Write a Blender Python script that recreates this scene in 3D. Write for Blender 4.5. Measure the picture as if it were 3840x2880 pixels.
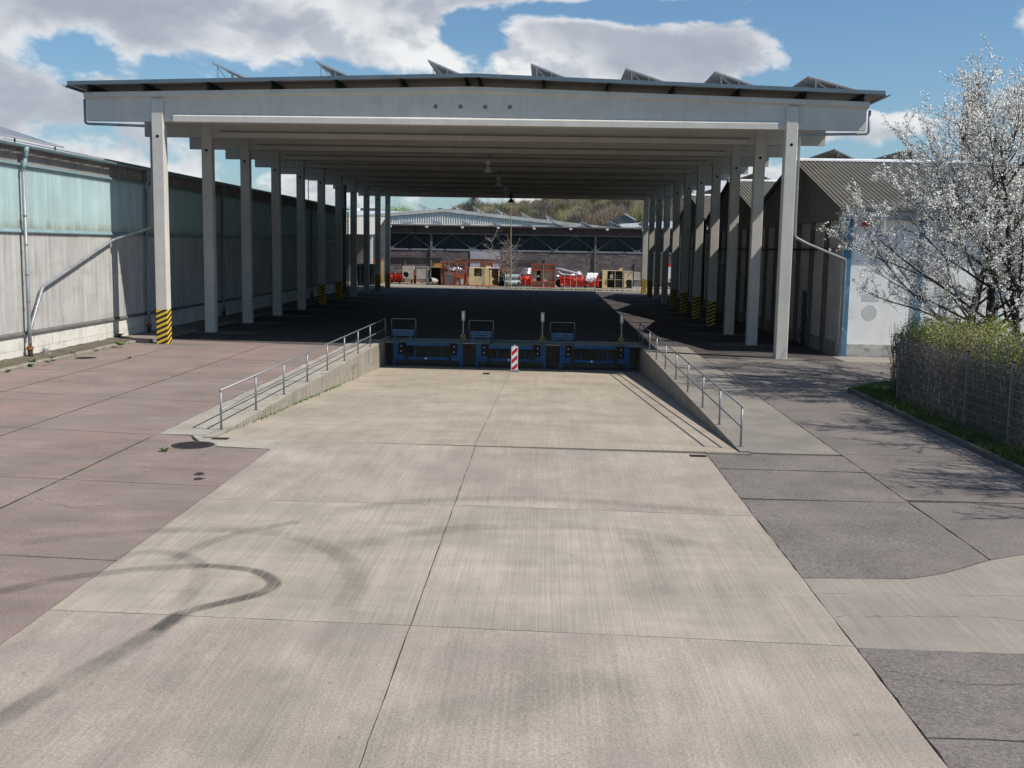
import bpy, math, random
from mathutils import Vector, Matrix
R_ = math.radians
scene = bpy.context.scene
for o in list(bpy.data.objects): bpy.data.objects.remove(o)
COL = scene.collection

# ------------------------------------------------------------------ camera
# focal length and orientation come from the photo's vanishing points (photo pixels, 3840x2880)
FPX = 4044.8; CX, CY = 1920.0, 1440.0; CAMH = 4.0595
def _ray(u, v): return Vector(((u-CX)/FPX, (v-CY)/FPX, 1.0)).normalized()
_yw = _ray(2053, 931); _zd = _ray(1390.5, 33444.0)
_zd = (_zd - _yw*_zd.dot(_yw)).normalized(); _zw = -_zd; _xw = _yw.cross(_zw)
CAM = Vector((0, 0, CAMH))
def wdir(u, v):
    r = _ray(u, v); return Vector((_xw.dot(r), _yw.dot(r), _zw.dot(r)))
cam_d = bpy.data.cameras.new('camera'); cam = bpy.data.objects.new('camera', cam_d); COL.objects.link(cam)
cam_d.sensor_width = 36.0; cam_d.lens = FPX/3840*36.0; cam_d.clip_end = 6000; cam_d.clip_start = .1
cx, cy, cz = [Vector((_xw[i], _yw[i], _zw[i])) for i in range(3)]
cam.matrix_world = Matrix(((cx.x, -cy.x, -cz.x, 0), (cx.y, -cy.y, -cz.y, 0), (cx.z, -cy.z, -cz.z, CAMH), (0, 0, 0, 1)))
scene.camera = cam
scene.view_settings.view_transform = 'Standard'; scene.view_settings.look = 'None'
scene.view_settings.exposure = 0.0; scene.view_settings.gamma = 1.0
scene.render.resolution_x = 1024; scene.render.resolution_y = 768

# ------------------------------------------------------------------ sun and sky
SUN_A, SUN_B = 0.80, 0.27            # shadow of 1 m of height runs -0.80 in x and +0.27 in y
SUN_EL = math.atan(1/math.hypot(SUN_A, SUN_B)); SUN_ROT = math.atan2(SUN_A, -SUN_B)
ld = bpy.data.lights.new('sun', 'SUN'); ld.energy = 5.0; ld.angle = R_(.53); ld.color = (1.0, .955, .88)
lo = bpy.data.objects.new('sun', ld); COL.objects.link(lo)
lo.rotation_euler = Vector((-SUN_A, SUN_B, -1)).to_track_quat('-Z', 'Y').to_euler()
lo.location = (40, -10, 60)
world = bpy.data.worlds.new('World'); scene.world = world; world.use_nodes = True
wn = world.node_tree.nodes; wl = world.node_tree.links; wn.clear()
def N(tree, typ, **kw):
    n = tree.nodes.new(typ)
    for k, v in kw.items():
        if k.startswith('in_'):
            key = k[3:]; key = int(key) if key.isdigit() else key
            n.inputs[key].default_value = v
        else: setattr(n, k, v)
    return n
def MATH(tree, op, a, b=None, c=None, clamp=False):
    n = tree.nodes.new('ShaderNodeMath'); n.operation = op; n.use_clamp = clamp
    for i, x in enumerate((a, b, c)):
        if x is None: continue
        if isinstance(x, (int, float)): n.inputs[i].default_value = x
        else: tree.links.new(x, n.inputs[i])
    return n.outputs[0]
def MIXC(tree, fac, a, b, mode='MIX'):
    n = tree.nodes.new('ShaderNodeMix'); n.data_type = 'RGBA'; n.blend_type = mode
    for key, x in ((0, fac), (6, a), (7, b)):
        if isinstance(x, (int, float)): n.inputs[key].default_value = x
        elif isinstance(x, (tuple, list)): n.inputs[key].default_value = (*x[:3], 1)
        else: tree.links.new(x, n.inputs[key])
    return n.outputs[2]
def SMOOTH(tree, x, lo_, hi_, a=0.0, b=1.0):
    n = tree.nodes.new('ShaderNodeMapRange'); n.interpolation_type = 'SMOOTHSTEP'
    n.inputs[1].default_value = lo_; n.inputs[2].default_value = hi_; n.inputs[3].default_value = a; n.inputs[4].default_value = b
    tree.links.new(x, n.inputs[0]); return n.outputs[0]
def build_world():
    t = world.node_tree
    sky = N(t, 'ShaderNodeTexSky', sky_type='NISHITA', sun_disc=False, sun_elevation=SUN_EL, sun_rotation=SUN_ROT, altitude=150, air_density=1.0, dust_density=.5, ozone_density=1.8)
    tc = N(t, 'ShaderNodeTexCoord'); sep = N(t, 'ShaderNodeSeparateXYZ'); t.links.new(tc.outputs['Generated'], sep.inputs[0])
    X, Y, Z = sep.outputs
    az = MATH(t, 'ARCTAN2', X, Y); el = MATH(t, 'ARCSINE', Z)
    cmb = N(t, 'ShaderNodeCombineXYZ'); t.links.new(X, cmb.inputs[0]); t.links.new(Y, cmb.inputs[1]); t.links.new(MATH(t, 'MULTIPLY', Z, 1.7), cmb.inputs[2])
    def fbm(off, scale, detail=9, rough=.56, dist=.25):
        mp = N(t, 'ShaderNodeMapping'); mp.inputs[1].default_value = off; t.links.new(cmb.outputs[0], mp.inputs[0])
        n = N(t, 'ShaderNodeTexNoise', in_Scale=scale, in_Detail=detail, in_Roughness=rough, in_Distortion=dist); t.links.new(mp.outputs[0], n.inputs['Vector'])
        return n.outputs['Fac']
    f0 = fbm((3.1, 1.7, 0), 9.0); f1 = fbm((3.1+.012, 1.7-.004, .022), 9.0, 5); big = fbm((7.3, 2.2, 0), 2.6, 3, .5, 0); soft = fbm((1.3, 5.2, .4), 5.0, 4, .5, .2)
    # where the cloud banks stand: (azimuth, elevation, half widths, weight) in radians
    blobs = [(-.29,.195,.12,.026,.30), (-.15,.215,.13,.022,.30), (-.47,.215,.10,.022,.30), (-.46,.115,.10,.026,.30), (-.34,.055,.20,.030,.25),
             (.015,.172,.045,.022,.36), (.13,.168,.085,.022,.36), (.07,.228,.11,.009,.30), (.43,.188,.05,.014,.28), (.31,.108,.07,.014,.28), (-.12,.172,.07,.012,.16), (.05,.045,.3,.016,.08),
             (.30,.20,.085,.045,-.22), (-.40,.150,.06,.013,-.14), (-.07,.197,.03,.014,-.16), (.03,.207,.07,.008,-.20), (-.05,.185,.03,.015,-.12), (.36,.15,.05,.03,-.14)]
    bias = None
    for a, e, wa, we, k in blobs:
        da = MATH(t, 'DIVIDE', MATH(t, 'SUBTRACT', az, a), wa); de = MATH(t, 'DIVIDE', MATH(t, 'SUBTRACT', el, e), we)
        q = MATH(t, 'ADD', MATH(t, 'MULTIPLY', da, da), MATH(t, 'MULTIPLY', de, de))
        g = MATH(t, 'MULTIPLY', MATH(t, 'EXPONENT', MATH(t, 'MULTIPLY', q, -.5)), k)
        bias = g if bias is None else MATH(t, 'ADD', bias, g)
    cov = MATH(t, 'ADD', MATH(t, 'ADD', f0, bias), MATH(t, 'MULTIPLY', MATH(t, 'SUBTRACT', big, .5), .30))
    dens = SMOOTH(t, cov, .595, .70)
    lit = SMOOTH(t, MATH(t, 'SUBTRACT', f0, f1), -.09, .05)
    thick = MATH(t, 'MULTIPLY', SMOOTH(t, cov, .60, .80), SMOOTH(t, soft, .40, .60))
    white = MIXC(t, lit, (1.02, 1.08, 1.17), (1.68, 1.68, 1.67)); ccol = MIXC(t, MATH(t, 'MULTIPLY', thick, .85), white, (.66, .72, .87))
    skyc = MIXC(t, 1.0, sky.outputs[0], (.140, .178, .198), 'MULTIPLY')
    haze = SMOOTH(t, el, -.02, .22, .40, .0); skyc = MIXC(t, haze, skyc, (.50, .74, .92))
    fin = MIXC(t, MATH(t, 'MULTIPLY', dens, .94), skyc, ccol)
    bg = N(t, 'ShaderNodeBackground', in_Strength=SKY); t.links.new(fin, bg.inputs[0])
    out = N(t, 'ShaderNodeOutputWorld'); t.links.new(bg.outputs[0], out.inputs[0])
SKY = .55
build_world()

# ------------------------------------------------------------------ pixel helpers (photo pixels, or D = photo shown 2212 px wide)
S = 3840/2212
def D(x, y): return (x*S, y*S)
KT = 0.005                                      # the yard falls slightly towards the white sheds
def gz(x): return -KT*(min(max(x, -19), 16)+15.5)
def GP(u, v, h=0.0):
    d = wdir(u, v); t = (h-KT*15.5-CAMH)/(d.z+KT*d.x); return CAM+d*t
def YP(u, v, y): d = wdir(u, v); return CAM+d*(y/d.y)
def XP(u, v, x): d = wdir(u, v); return CAM+d*(x/d.x)
def ZP(u, v, z): d = wdir(u, v); return CAM+d*((z-CAMH)/d.z)
def pitz(y): return -.075-.0445*(y-22.2)

# ------------------------------------------------------------------ mesh helpers
WLOC = {}
class MB:
    def __init__(s): s.v = []; s.f = []; s.uv = None
    def add(s, vs, fs):
        n = len(s.v); s.v += [tuple(p) for p in vs]; s.f += [tuple(i+n for i in f) for f in fs]; return s
    def box(s, x0, x1, y0, y1, z0, z1):
        return s.add([(x0,y0,z0),(x1,y0,z0),(x1,y1,z0),(x0,y1,z0),(x0,y0,z1),(x1,y0,z1),(x1,y1,z1),(x0,y1,z1)],
                     [(0,3,2,1),(4,5,6,7),(0,1,5,4),(1,2,6,5),(2,3,7,6),(3,0,4,7)])
    def bar(s, a, b, w, h, up=(0,0,1)):
        a = Vector(a); b = Vector(b); d = (b-a).normalized(); up = Vector(up)
        if abs(d.dot(up)) > .98: up = Vector((0,1,0))
        x = d.cross(up).normalized(); z = x.cross(d).normalized(); vs = []
        for p in (a, b):
            for i, j in ((-1,-1),(1,-1),(1,1),(-1,1)): vs.append(p+x*(i*w/2)+z*(j*h/2))
        return s.add(vs, [(0,1,2,3),(7,6,5,4),(0,4,5,1),(1,5,6,2),(2,6,7,3),(3,7,4,0)])
    def tube(s, pts, r, n=8, cap=True):
        pts = [Vector(p) for p in pts]; rs = r if isinstance(r, (list, tuple)) else [r]*len(pts)
        prev = None; vs = []
        for i, p in enumerate(pts):
            d = (pts[min(i+1, len(pts)-1)]-pts[max(i-1, 0)])
            d = d.normalized() if d.length > 1e-9 else Vector((0,0,1))
            if prev is None:
                up = Vector((0,0,1)) if abs(d.z) < .9 else Vector((1,0,0)); x = d.cross(up).normalized()
            else: x = (prev-d*prev.dot(d)); x = x.normalized() if x.length > 1e-6 else d.orthogonal().normalized()
            prev = x; y = d.cross(x)
            for k in range(n):
                a = 2*math.pi*k/n; vs.append(p+x*(math.cos(a)*rs[i])+y*(math.sin(a)*rs[i]))
        fs = []
        for i in range(len(pts)-1):
            for k in range(n): fs.append((i*n+k, i*n+(k+1)%n, (i+1)*n+(k+1)%n, (i+1)*n+k))
        if cap: fs.append(tuple(range(n-1, -1, -1))); fs.append(tuple(range((len(pts)-1)*n, len(pts)*n)))
        return s.add(vs, fs)
    def prism(s, poly, axis, a0, a1):
        # poly: 2-D outline; axis 'x': (y,z), 'y': (x,z), 'z': (x,y)
        def P(p, a):
            return {'x': (a, p[0], p[1]), 'y': (p[0], a, p[1]), 'z': (p[0], p[1], a)}[axis]
        n = len(poly); vs = [P(p, a0) for p in poly]+[P(p, a1) for p in poly]
        fs = [(i, (i+1)%n, n+(i+1)%n, n+i) for i in range(n)]+[tuple(range(n-1, -1, -1)), tuple(range(n, 2*n))]
        return s.add(vs, fs)
    def lathe(s, prof, c, n=16, axis='z'):
        vs = []; fs = []
        for r, h in prof:
            for k in range(n):
                a = 2*math.pi*k/n; p = (math.cos(a)*r, math.sin(a)*r)
                vs.append({'z': (c[0]+p[0], c[1]+p[1], c[2]+h), 'y': (c[0]+p[0], c[1]+h, c[2]+p[1]), 'x': (c[0]+h, c[1]+p[0], c[2]+p[1])}[axis])
        m = len(prof)
        for i in range(m-1):
            for k in range(n): fs.append((i*n+k, i*n+(k+1)%n, (i+1)*n+(k+1)%n, (i+1)*n+k))
        fs.append(tuple(range(n-1, -1, -1))); fs.append(tuple(range((m-1)*n, m*n)))
        return s.add(vs, fs)
    def mesh(s, name, mat, off=(0,0,0), smooth=False):
        me = bpy.data.meshes.new(name); o = off
        me.from_pydata([(x-o[0], y-o[1], z-o[2]) for x, y, z in s.v], [], s.f)
        if s.uv:
            l = me.uv_layers.new(name='UVMap')
            for i, p in enumerate(me.loops): l.data[i].uv = s.uv[p.vertex_index]
        if not s.uv and len(s.f) < 60000:
            import bmesh
            b = bmesh.new(); b.from_mesh(me); bmesh.ops.recalc_face_normals(b, faces=b.faces); b.to_mesh(me); b.free()
        if mat: me.materials.append(mat)
        if smooth:
            for p in me.polygons: p.use_smooth = True
        me.update(); return me
    def build(s, name, mat, parent=None, smooth=False, kind=None):
        off = WLOC.get(parent.name, (0,0,0)) if parent else (0,0,0)
        return link(name, s.mesh(name, mat, off, smooth), parent, kind=kind)
def link(name, me, parent=None, loc=(0,0,0), kind=None, rot=None):
    o = bpy.data.objects.new(name, me); COL.objects.link(o); o.location = loc
    if rot: o.rotation_euler = rot
    if parent: o.parent = parent; WLOC[o.name] = WLOC.get(parent.name, (0,0,0))
    if kind: o['kind'] = kind
    return o
def tag(o, label, cat, group=None):
    o['label'] = label; o['category'] = cat
    if group: o['group'] = group
    return o
def thing(name, label, cat, loc, group=None):
    o = bpy.data.objects.new(name, None); COL.objects.link(o); o.location = loc; o.empty_display_size = .3
    WLOC[o.name] = tuple(loc); return tag(o, label, cat, group)
def text_part(txt, parent, loc, size, mat, name='lettering'):
    cu = bpy.data.curves.new(name, 'FONT'); cu.body = txt; cu.size = size; cu.extrude = .002; cu.align_x = 'CENTER'; cu.align_y = 'CENTER'
    tmp = bpy.data.objects.new('tmp_text', cu); COL.objects.link(tmp)
    me = bpy.data.meshes.new_from_object(tmp.evaluated_get(bpy.context.evaluated_depsgraph_get()))
    bpy.data.objects.remove(tmp); me.materials.clear(); me.materials.append(mat)
    w = WLOC.get(parent.name, (0,0,0))
    return link(name, me, parent, (loc[0]-w[0], loc[1]-w[1], loc[2]-w[2]), rot=(math.pi/2, 0, 0))

# ------------------------------------------------------------------ materials
def surf(name, col, rough=.85, metal=0.0, layers=(), bump=None, spec=.3, extra=None):
    """layers: (vec_scale, noise_scale, detail, amount) multiplies brightness; (…, amount, tint, lo, hi) mixes a tint in."""
    m = bpy.data.materials.new(name); m.use_nodes = True; t = m.node_tree; t.nodes.clear()
    pos = N(t, 'ShaderNodeNewGeometry').outputs['Position']
    c = N(t, 'ShaderNodeRGB'); c.outputs[0].default_value = (*col, 1); c = c.outputs[0]
    def noise(vs, sc, det, rg=.6):
        mp = N(t, 'ShaderNodeMapping'); mp.inputs[3].default_value = vs; t.links.new(pos, mp.inputs[0])
        n = N(t, 'ShaderNodeTexNoise', in_Scale=sc, in_Detail=det, in_Roughness=rg); t.links.new(mp.outputs[0], n.inputs['Vector']); return n.outputs['Fac']
    for L in layers:
        f = noise(L[0], L[1], L[2])
        if len(L) == 4:
            g = SMOOTH(t, f, .25, .75, 1-L[3], 1+L[3])
            cm = N(t, 'ShaderNodeCombineXYZ')
            for i in range(3): t.links.new(g, cm.inputs[i])
            c = MIXC(t, 1.0, c, cm.outputs[0], 'MULTIPLY')
        else:
            g = SMOOTH(t, f, L[5], L[6], 0, L[3]); c = MIXC(t, g, c, L[4])
    if extra: c = extra(t, pos, c)
    b = N(t, 'ShaderNodeBsdfPrincipled', in_Roughness=rough, in_Metallic=metal); b.inputs['Specular IOR Level'].default_value = spec
    t.links.new(c, b.inputs['Base Color'])
    if bump:
        bn = N(t, 'ShaderNodeBump', in_Strength=bump[1], in_Distance=bump[2]); t.links.new(noise(bump[3] if len(bump) > 3 else (1,1,1), bump[0], 6), bn.inputs['Height']); t.links.new(bn.outputs[0], b.inputs['Normal'])
    o = N(t, 'ShaderNodeOutputMaterial'); t.links.new(b.outputs[0], o.inputs[0]); return m
I3 = (1,1,1)
M = {}
def stripes(period, slope, ca, cb, duty=.5):
    def ex(t, pos, c):
        sp = N(t, 'ShaderNodeSeparateXYZ'); t.links.new(pos, sp.inputs[0])
        q = MATH(t, 'SUBTRACT', sp.outputs[2], MATH(t, 'MULTIPLY', MATH(t, 'ADD', sp.outputs[0], sp.outputs[1]), slope))
        fr = MATH(t, 'FRACT', MATH(t, 'DIVIDE', q, period)); return MIXC(t, MATH(t, 'GREATER_THAN', fr, duty), ca, cb)
    return ex
G_ = lambda *a: surf(*a)
M['base'] = surf('joint_dirt', (.03,.027,.022), .95, layers=[(I3,3,4,.3)])
M['farground'] = surf('worn_yard', (.17,.15,.13), .95, layers=[(I3,.25,5,.25),(I3,9,4,.12)], bump=(20,.3,.01))
M['apron'] = surf('apron_concrete', (.348,.296,.246), .9, layers=[(I3,.55,5,.16),((1,.25,1),2.2,4,.10),((14,.22,1),2.0,5,.10),(I3,45,3,.22),(I3,110,2,.16),(I3,.35,4,.5,(.27,.222,.20),.46,.70),(I3,5.5,3,.55,(.12,.10,.09),.69,.76)], bump=(60,.35,.01,(1,.4,1)))
M['apron2'] = surf('apron_concrete_broomed', (.365,.312,.254), .9, layers=[(I3,.5,5,.14),((1,.3,1),2.6,4,.09),((17,.10,1),2.4,5,.12),((.25,2.6,1),1.2,4,.07),(I3,60,3,.10),((16,.1,1),1.6,3,.35,(.23,.20,.165),.60,.72),(I3,.45,4,.5,(.27,.235,.20),.50,.70),(I3,5.5,3,.5,(.12,.10,.09),.69,.76)], bump=(9,.5,.012,(8,.15,1)))
M['pit'] = surf('ramp_concrete', (.362,.305,.238), .9, layers=[(I3,.45,5,.14),((1,.3,1),2.0,4,.08),((15,.10,1),2.4,5,.09),((.25,2.0,1),1.0,4,.06),(I3,60,3,.07),(I3,.9,5,.4,(.22,.19,.16),.56,.75)], bump=(9,.4,.01,(8,.15,1)))
M['yard'] = surf('red_yard_slab', (.245,.186,.166), .92, layers=[(I3,.5,5,.16),((1,3,1),.9,5,.10),(I3,40,3,.26),(I3,100,2,.16),(I3,6,3,.5,(.10,.08,.07),.68,.75),((.6,2.5,1),.7,4,.75,(.215,.185,.155),.48,.66),(I3,.33,3,.55,(.305,.20,.172),.52,.7)], bump=(55,.4,.01))
M['yard2'] = surf('grey_yard_slab', (.175,.153,.138), .93, layers=[(I3,.6,5,.16),(I3,26,4,.32),(I3,90,2,.26),(I3,7,3,.5,(.08,.07,.065),.66,.74),(I3,.5,4,.6,(.25,.205,.19),.5,.7)], bump=(45,.6,.015))
M['strip'] = surf('pale_strip_concrete', (.36,.325,.27), .9, layers=[(I3,.8,5,.16),(I3,50,3,.12),((2,.5,1),1.5,4,.6,(.20,.185,.15),.52,.7)], bump=(50,.4,.01))
M['strip2'] = surf('grey_strip_concrete', (.235,.208,.178), .9, layers=[(I3,.8,5,.18),(I3,40,3,.15),((1,.5,1),.9,4,.5,(.17,.155,.14),.5,.7)], bump=(50,.4,.01))
M['patch'] = surf('pale_patch_concrete', (.285,.25,.213), .9, layers=[(I3,.7,5,.14),((16,.3,1),1.8,5,.10),(I3,50,3,.12)], bump=(50,.35,.01,(2,.4,1)))
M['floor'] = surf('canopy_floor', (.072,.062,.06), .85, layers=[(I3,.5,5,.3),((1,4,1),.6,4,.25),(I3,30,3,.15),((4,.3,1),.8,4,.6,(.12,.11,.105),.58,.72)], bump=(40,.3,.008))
M['pad'] = surf('column_pad', (.16,.152,.142), .9, layers=[(I3,1.2,5,.2)])
M['column'] = surf('precast_concrete', (.605,.575,.52), .8, layers=[(I3,1.1,5,.07),((6,6,.35),1.5,4,.035),(I3,50,2,.04),((5,5,.3),1.3,5,.18,(.38,.355,.32),.58,.74),((.7,.7,4),1.6,4,.25,(.40,.38,.35),.56,.72)], bump=(80,.12,.004))
M['wallc'] = surf('weathered_wall', (.30,.27,.225), .9, layers=[(I3,.7,5,.16),((1,5,.35),2.5,5,.8,(.11,.10,.085),.48,.68),((1,.5,3),1.2,4,.7,(.15,.145,.09),.55,.72)], bump=(30,.4,.012))
M['wallr'] = surf('dark_wall', (.27,.245,.21), .9, layers=[(I3,.7,5,.16),((1,4,.4),2.5,5,.7,(.10,.09,.08),.5,.7)], bump=(30,.4,.012))
M['dirt'] = surf('mossy_dirt', (.125,.105,.078), .97, layers=[(I3,2.5,6,.3),(I3,1.2,5,.7,(.10,.105,.045),.5,.7)], bump=(18,.8,.04))
M['kerb'] = surf('kerb_stone', (.27,.24,.20), .92, layers=[(I3,2,5,.2),(I3,1.5,4,.6,(.13,.125,.07),.5,.68)], bump=(30,.6,.02))
M['kerbdark'] = surf('dark_kerb', (.13,.12,.105), .92, layers=[(I3,2,5,.25)], bump=(30,.6,.02))
M['galv'] = surf('galvanised_steel', (.28,.295,.31), .5, .6, layers=[(I3,12,3,.12)])
M['zinc'] = surf('zinc_pipe', (.29,.31,.325), .5, .35, layers=[(I3,2.5,4,.14),((5,5,.6),2,4,.1)])
M['greyPVC'] = surf('grey_pipe', (.24,.25,.265), .45, 0, layers=[(I3,3,4,.1)])
M['rustpipe'] = surf('cast_iron_pipe', (.06,.038,.03), .8, .2, layers=[(I3,20,4,.4)])
M['rust'] = surf('rust', (.30,.12,.04), .85, .1, layers=[(I3,30,4,.35)])
M['blue'] = surf('blue_paint', (.02,.085,.20), .55, 0, layers=[(I3,2,5,.25),(I3,5,5,.6,(.02,.035,.06),.58,.75)])
M['bluegrey'] = surf('worn_blue_paint', (.12,.20,.31), .55, .1, layers=[(I3,4,5,.25),((1,1,4),5,4,.5,(.30,.34,.38),.55,.72)])
M['deck'] = surf('steel_deck_plate', (.105,.15,.165), .42, .15, layers=[(I3,1.5,5,.25),(I3,40,2,.15),(I3,3,4,.6,(.03,.028,.026),.52,.7)])
M['black'] = surf('rubber', (.013,.013,.014), .75, layers=[(I3,9,3,.3)])
M['bolt'] = surf('bright_bolt', (.6,.6,.6), .4, .6)
M['darksteel'] = surf('dark_green_steel', (.035,.048,.045), .6, .3, layers=[(I3,3,3,.2)])
M['trim'] = surf('slate_blue_trim', (.13,.18,.22), .45, .1, layers=[(I3,1.5,4,.1)])
M['deckunder'] = surf('roof_underside', (.29,.28,.265), .8, layers=[(I3,.5,4,.12)])
M['hazard'] = surf('hazard_stripes', (1,1,1), .6, layers=[], extra=lambda t,p,c: MIXC(t, 1.0, stripes(.21,.45,(.74,.50,.05),(.03,.026,.024))(t,p,c), MIXC(t, N(t,'ShaderNodeTexNoise',in_Scale=6.0).outputs[0], (.85,.85,.85), (1.1,1.1,1.1)), 'MULTIPLY'))
M['hazard2'] = surf('steep_hazard_stripes', (1,1,1), .6, extra=stripes(.145,.9,(.36,.30,.085),(.02,.02,.02)))
M['redwhite'] = surf('beacon_stripes', (1,1,1), .5, extra=stripes(.335,.92,(.76,.76,.76),(.50,.012,.03)))
M['white'] = surf('white_paint', (.72,.73,.74), .6, layers=[(I3,2,4,.08)])
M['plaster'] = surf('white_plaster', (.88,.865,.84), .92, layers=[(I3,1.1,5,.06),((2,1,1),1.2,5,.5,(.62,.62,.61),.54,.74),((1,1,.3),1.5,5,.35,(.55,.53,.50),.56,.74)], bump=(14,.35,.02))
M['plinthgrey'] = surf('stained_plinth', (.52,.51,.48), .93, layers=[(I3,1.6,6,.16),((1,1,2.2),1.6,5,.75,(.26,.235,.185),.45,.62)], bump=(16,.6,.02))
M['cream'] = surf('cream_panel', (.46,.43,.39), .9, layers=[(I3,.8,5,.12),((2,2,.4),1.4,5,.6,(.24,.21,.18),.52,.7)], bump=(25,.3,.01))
M['brownstrip'] = surf('stained_post', (.14,.115,.092), .9, layers=[(I3,1.2,5,.25),((2,2,.3),1.2,4,.6,(.30,.12,.08),.58,.72)])
M['bluepil'] = surf('blue_pilaster', (.075,.20,.31), .85, layers=[(I3,1.6,5,.2),((2,2,.5),3,5,.6,(.30,.40,.48),.5,.68)])
M['turq'] = surf('turquoise_sheet', (.30,.46,.46), .6, .05, layers=[(I3,.6,5,.08),((1,3,.2),1.0,4,.10),((1,6,.25),1.6,5,.45,(.20,.30,.29),.55,.75)])
def rusty_bottom(t, pos, c):
    sp = N(t, 'ShaderNodeSeparateXYZ'); t.links.new(pos, sp.inputs[0])
    n = N(t, 'ShaderNodeTexNoise', in_Scale=2.2, in_Detail=6.0, in_Roughness=.7); mp = N(t, 'ShaderNodeMapping'); mp.inputs[3].default_value = (1,1,.35)
    t.links.new(pos, mp.inputs[0]); t.links.new(mp.outputs[0], n.inputs['Vector'])
    h = MATH(t, 'ADD', sp.outputs[2], MATH(t, 'MULTIPLY', n.outputs['Fac'], -1.1)); f = SMOOTH(t, h, 3.72, 4.22, .75, 0)
    c = MIXC(t, f, c, (.16,.10,.05)); return MIXC(t, SMOOTH(t, h, 3.6, 5.0, .4, 0), c, (.33,.40,.30))
M['turq'] = surf('turquoise_sheet', (.385,.50,.505), .6, .0, layers=[(I3,.6,5,.07),((1,3,.2),1.0,4,.10),((1,6,.25),1.6,5,.4,(.30,.42,.41),.55,.75)], extra=rusty_bottom)
M['turqsteel'] = surf('turquoise_steel', (.24,.35,.37), .55, .1, layers=[(I3,2,4,.12)])
M['fibre'] = surf('fibre_cement', (.43,.415,.395), .92, layers=[(I3,.7,5,.10),((1,6,.12),1.2,5,.14),((1,5,.25),1.5,5,.7,(.23,.21,.19),.51,.72),((1,.6,2.5),.9,4,.4,(.33,.29,.25),.52,.7)], bump=(40,.25,.006))
M['fascia'] = surf('weathered_fascia', (.25,.22,.20), .95, layers=[(I3,1.5,6,.2),((1,5,.5),2.5,5,.7,(.45,.40,.36),.56,.7)], bump=(20,.6,.02))
M['flash'] = surf('grey_flashing', (.155,.15,.145), .7, .1, layers=[(I3,2,4,.2)])
M['block'] = surf('plinth_block', (.66,.635,.58), .9, layers=[(I3,.9,5,.08),((1,3,.5),1.6,5,.7,(.36,.28,.20),.55,.72),((1,1,3),1.2,4,.5,(.40,.36,.26),.52,.7)], bump=(30,.3,.008))
M['roofsheet'] = surf('corrugated_fibre_roof', (.175,.168,.147), .9, layers=[(I3,.8,5,.14),(I3,25,3,.12),((1,.4,1),2,4,.5,(.12,.115,.09),.56,.72)])
M['gable'] = surf('grey_gable_cladding', (.185,.178,.168), .92, layers=[(I3,.8,5,.14),((3,9,.4),1.5,4,.12)])
M['pv'] = surf('solar_cells', (.016,.024,.06), .12, .0, layers=[(I3,3,2,.12)], spec=.6)
M['pvframe'] = surf('panel_frame', (.62,.63,.65), .4, .5)
M['pvback'] = surf('panel_backsheet', (.55,.55,.54), .6)
M['barkdark'] = surf('cherry_bark', (.055,.043,.037), .9, layers=[(I3,6,4,.3),((2,2,9),2,4,.5,(.15,.13,.11),.55,.7)], bump=(25,.6,.02))
M['blossom'] = surf('blossom', (.76,.735,.71), .85, layers=[(I3,14,2,.3),(I3,2.3,3,.5,(.42,.44,.27),.56,.68)], spec=.1)
M['budleaf'] = surf('young_leaf', (.22,.26,.09), .7, layers=[(I3,5,2,.3)])
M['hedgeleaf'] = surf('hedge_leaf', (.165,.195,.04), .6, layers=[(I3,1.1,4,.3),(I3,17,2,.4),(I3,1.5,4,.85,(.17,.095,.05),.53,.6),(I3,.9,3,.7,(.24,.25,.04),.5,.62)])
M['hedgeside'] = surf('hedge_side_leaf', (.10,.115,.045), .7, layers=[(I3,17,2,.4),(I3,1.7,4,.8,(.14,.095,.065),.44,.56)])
M['hedgestem'] = surf('hedge_stem', (.22,.19,.16), .9, layers=[(I3,5,3,.4)])
M['grass'] = surf('grass_blade', (.075,.135,.022), .6, layers=[(I3,1.5,4,.35),(I3,.8,3,.5,(.17,.16,.05),.55,.7)])
M['weed'] = surf('weed_leaf', (.085,.15,.03), .6, layers=[(I3,9,3,.35)])
M['fence'] = surf('fence_wire', (.24,.25,.245), .55, .3)
M['iron'] = surf('cast_iron_cover', (.045,.036,.036), .75, .3, layers=[(I3,22,4,.5)], bump=(60,.8,.01))
M['hole'] = surf('painted_void_shade', (.012,.012,.011), .95)  # near-black colour standing for the shade inside openings
M['yellowline'] = surf('worn_yellow_line', (.42,.31,.12), .85, layers=[(I3,4,5,.95,(.36,.30,.228),.36,.52)])
M['lampgrey'] = surf('lamp_housing', (.70,.69,.67), .5, .0)
M['sign'] = surf('sign_plate', (.60,.61,.58), .5)
M['ink'] = surf('dark_print', (.02,.02,.022), .6)

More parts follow.
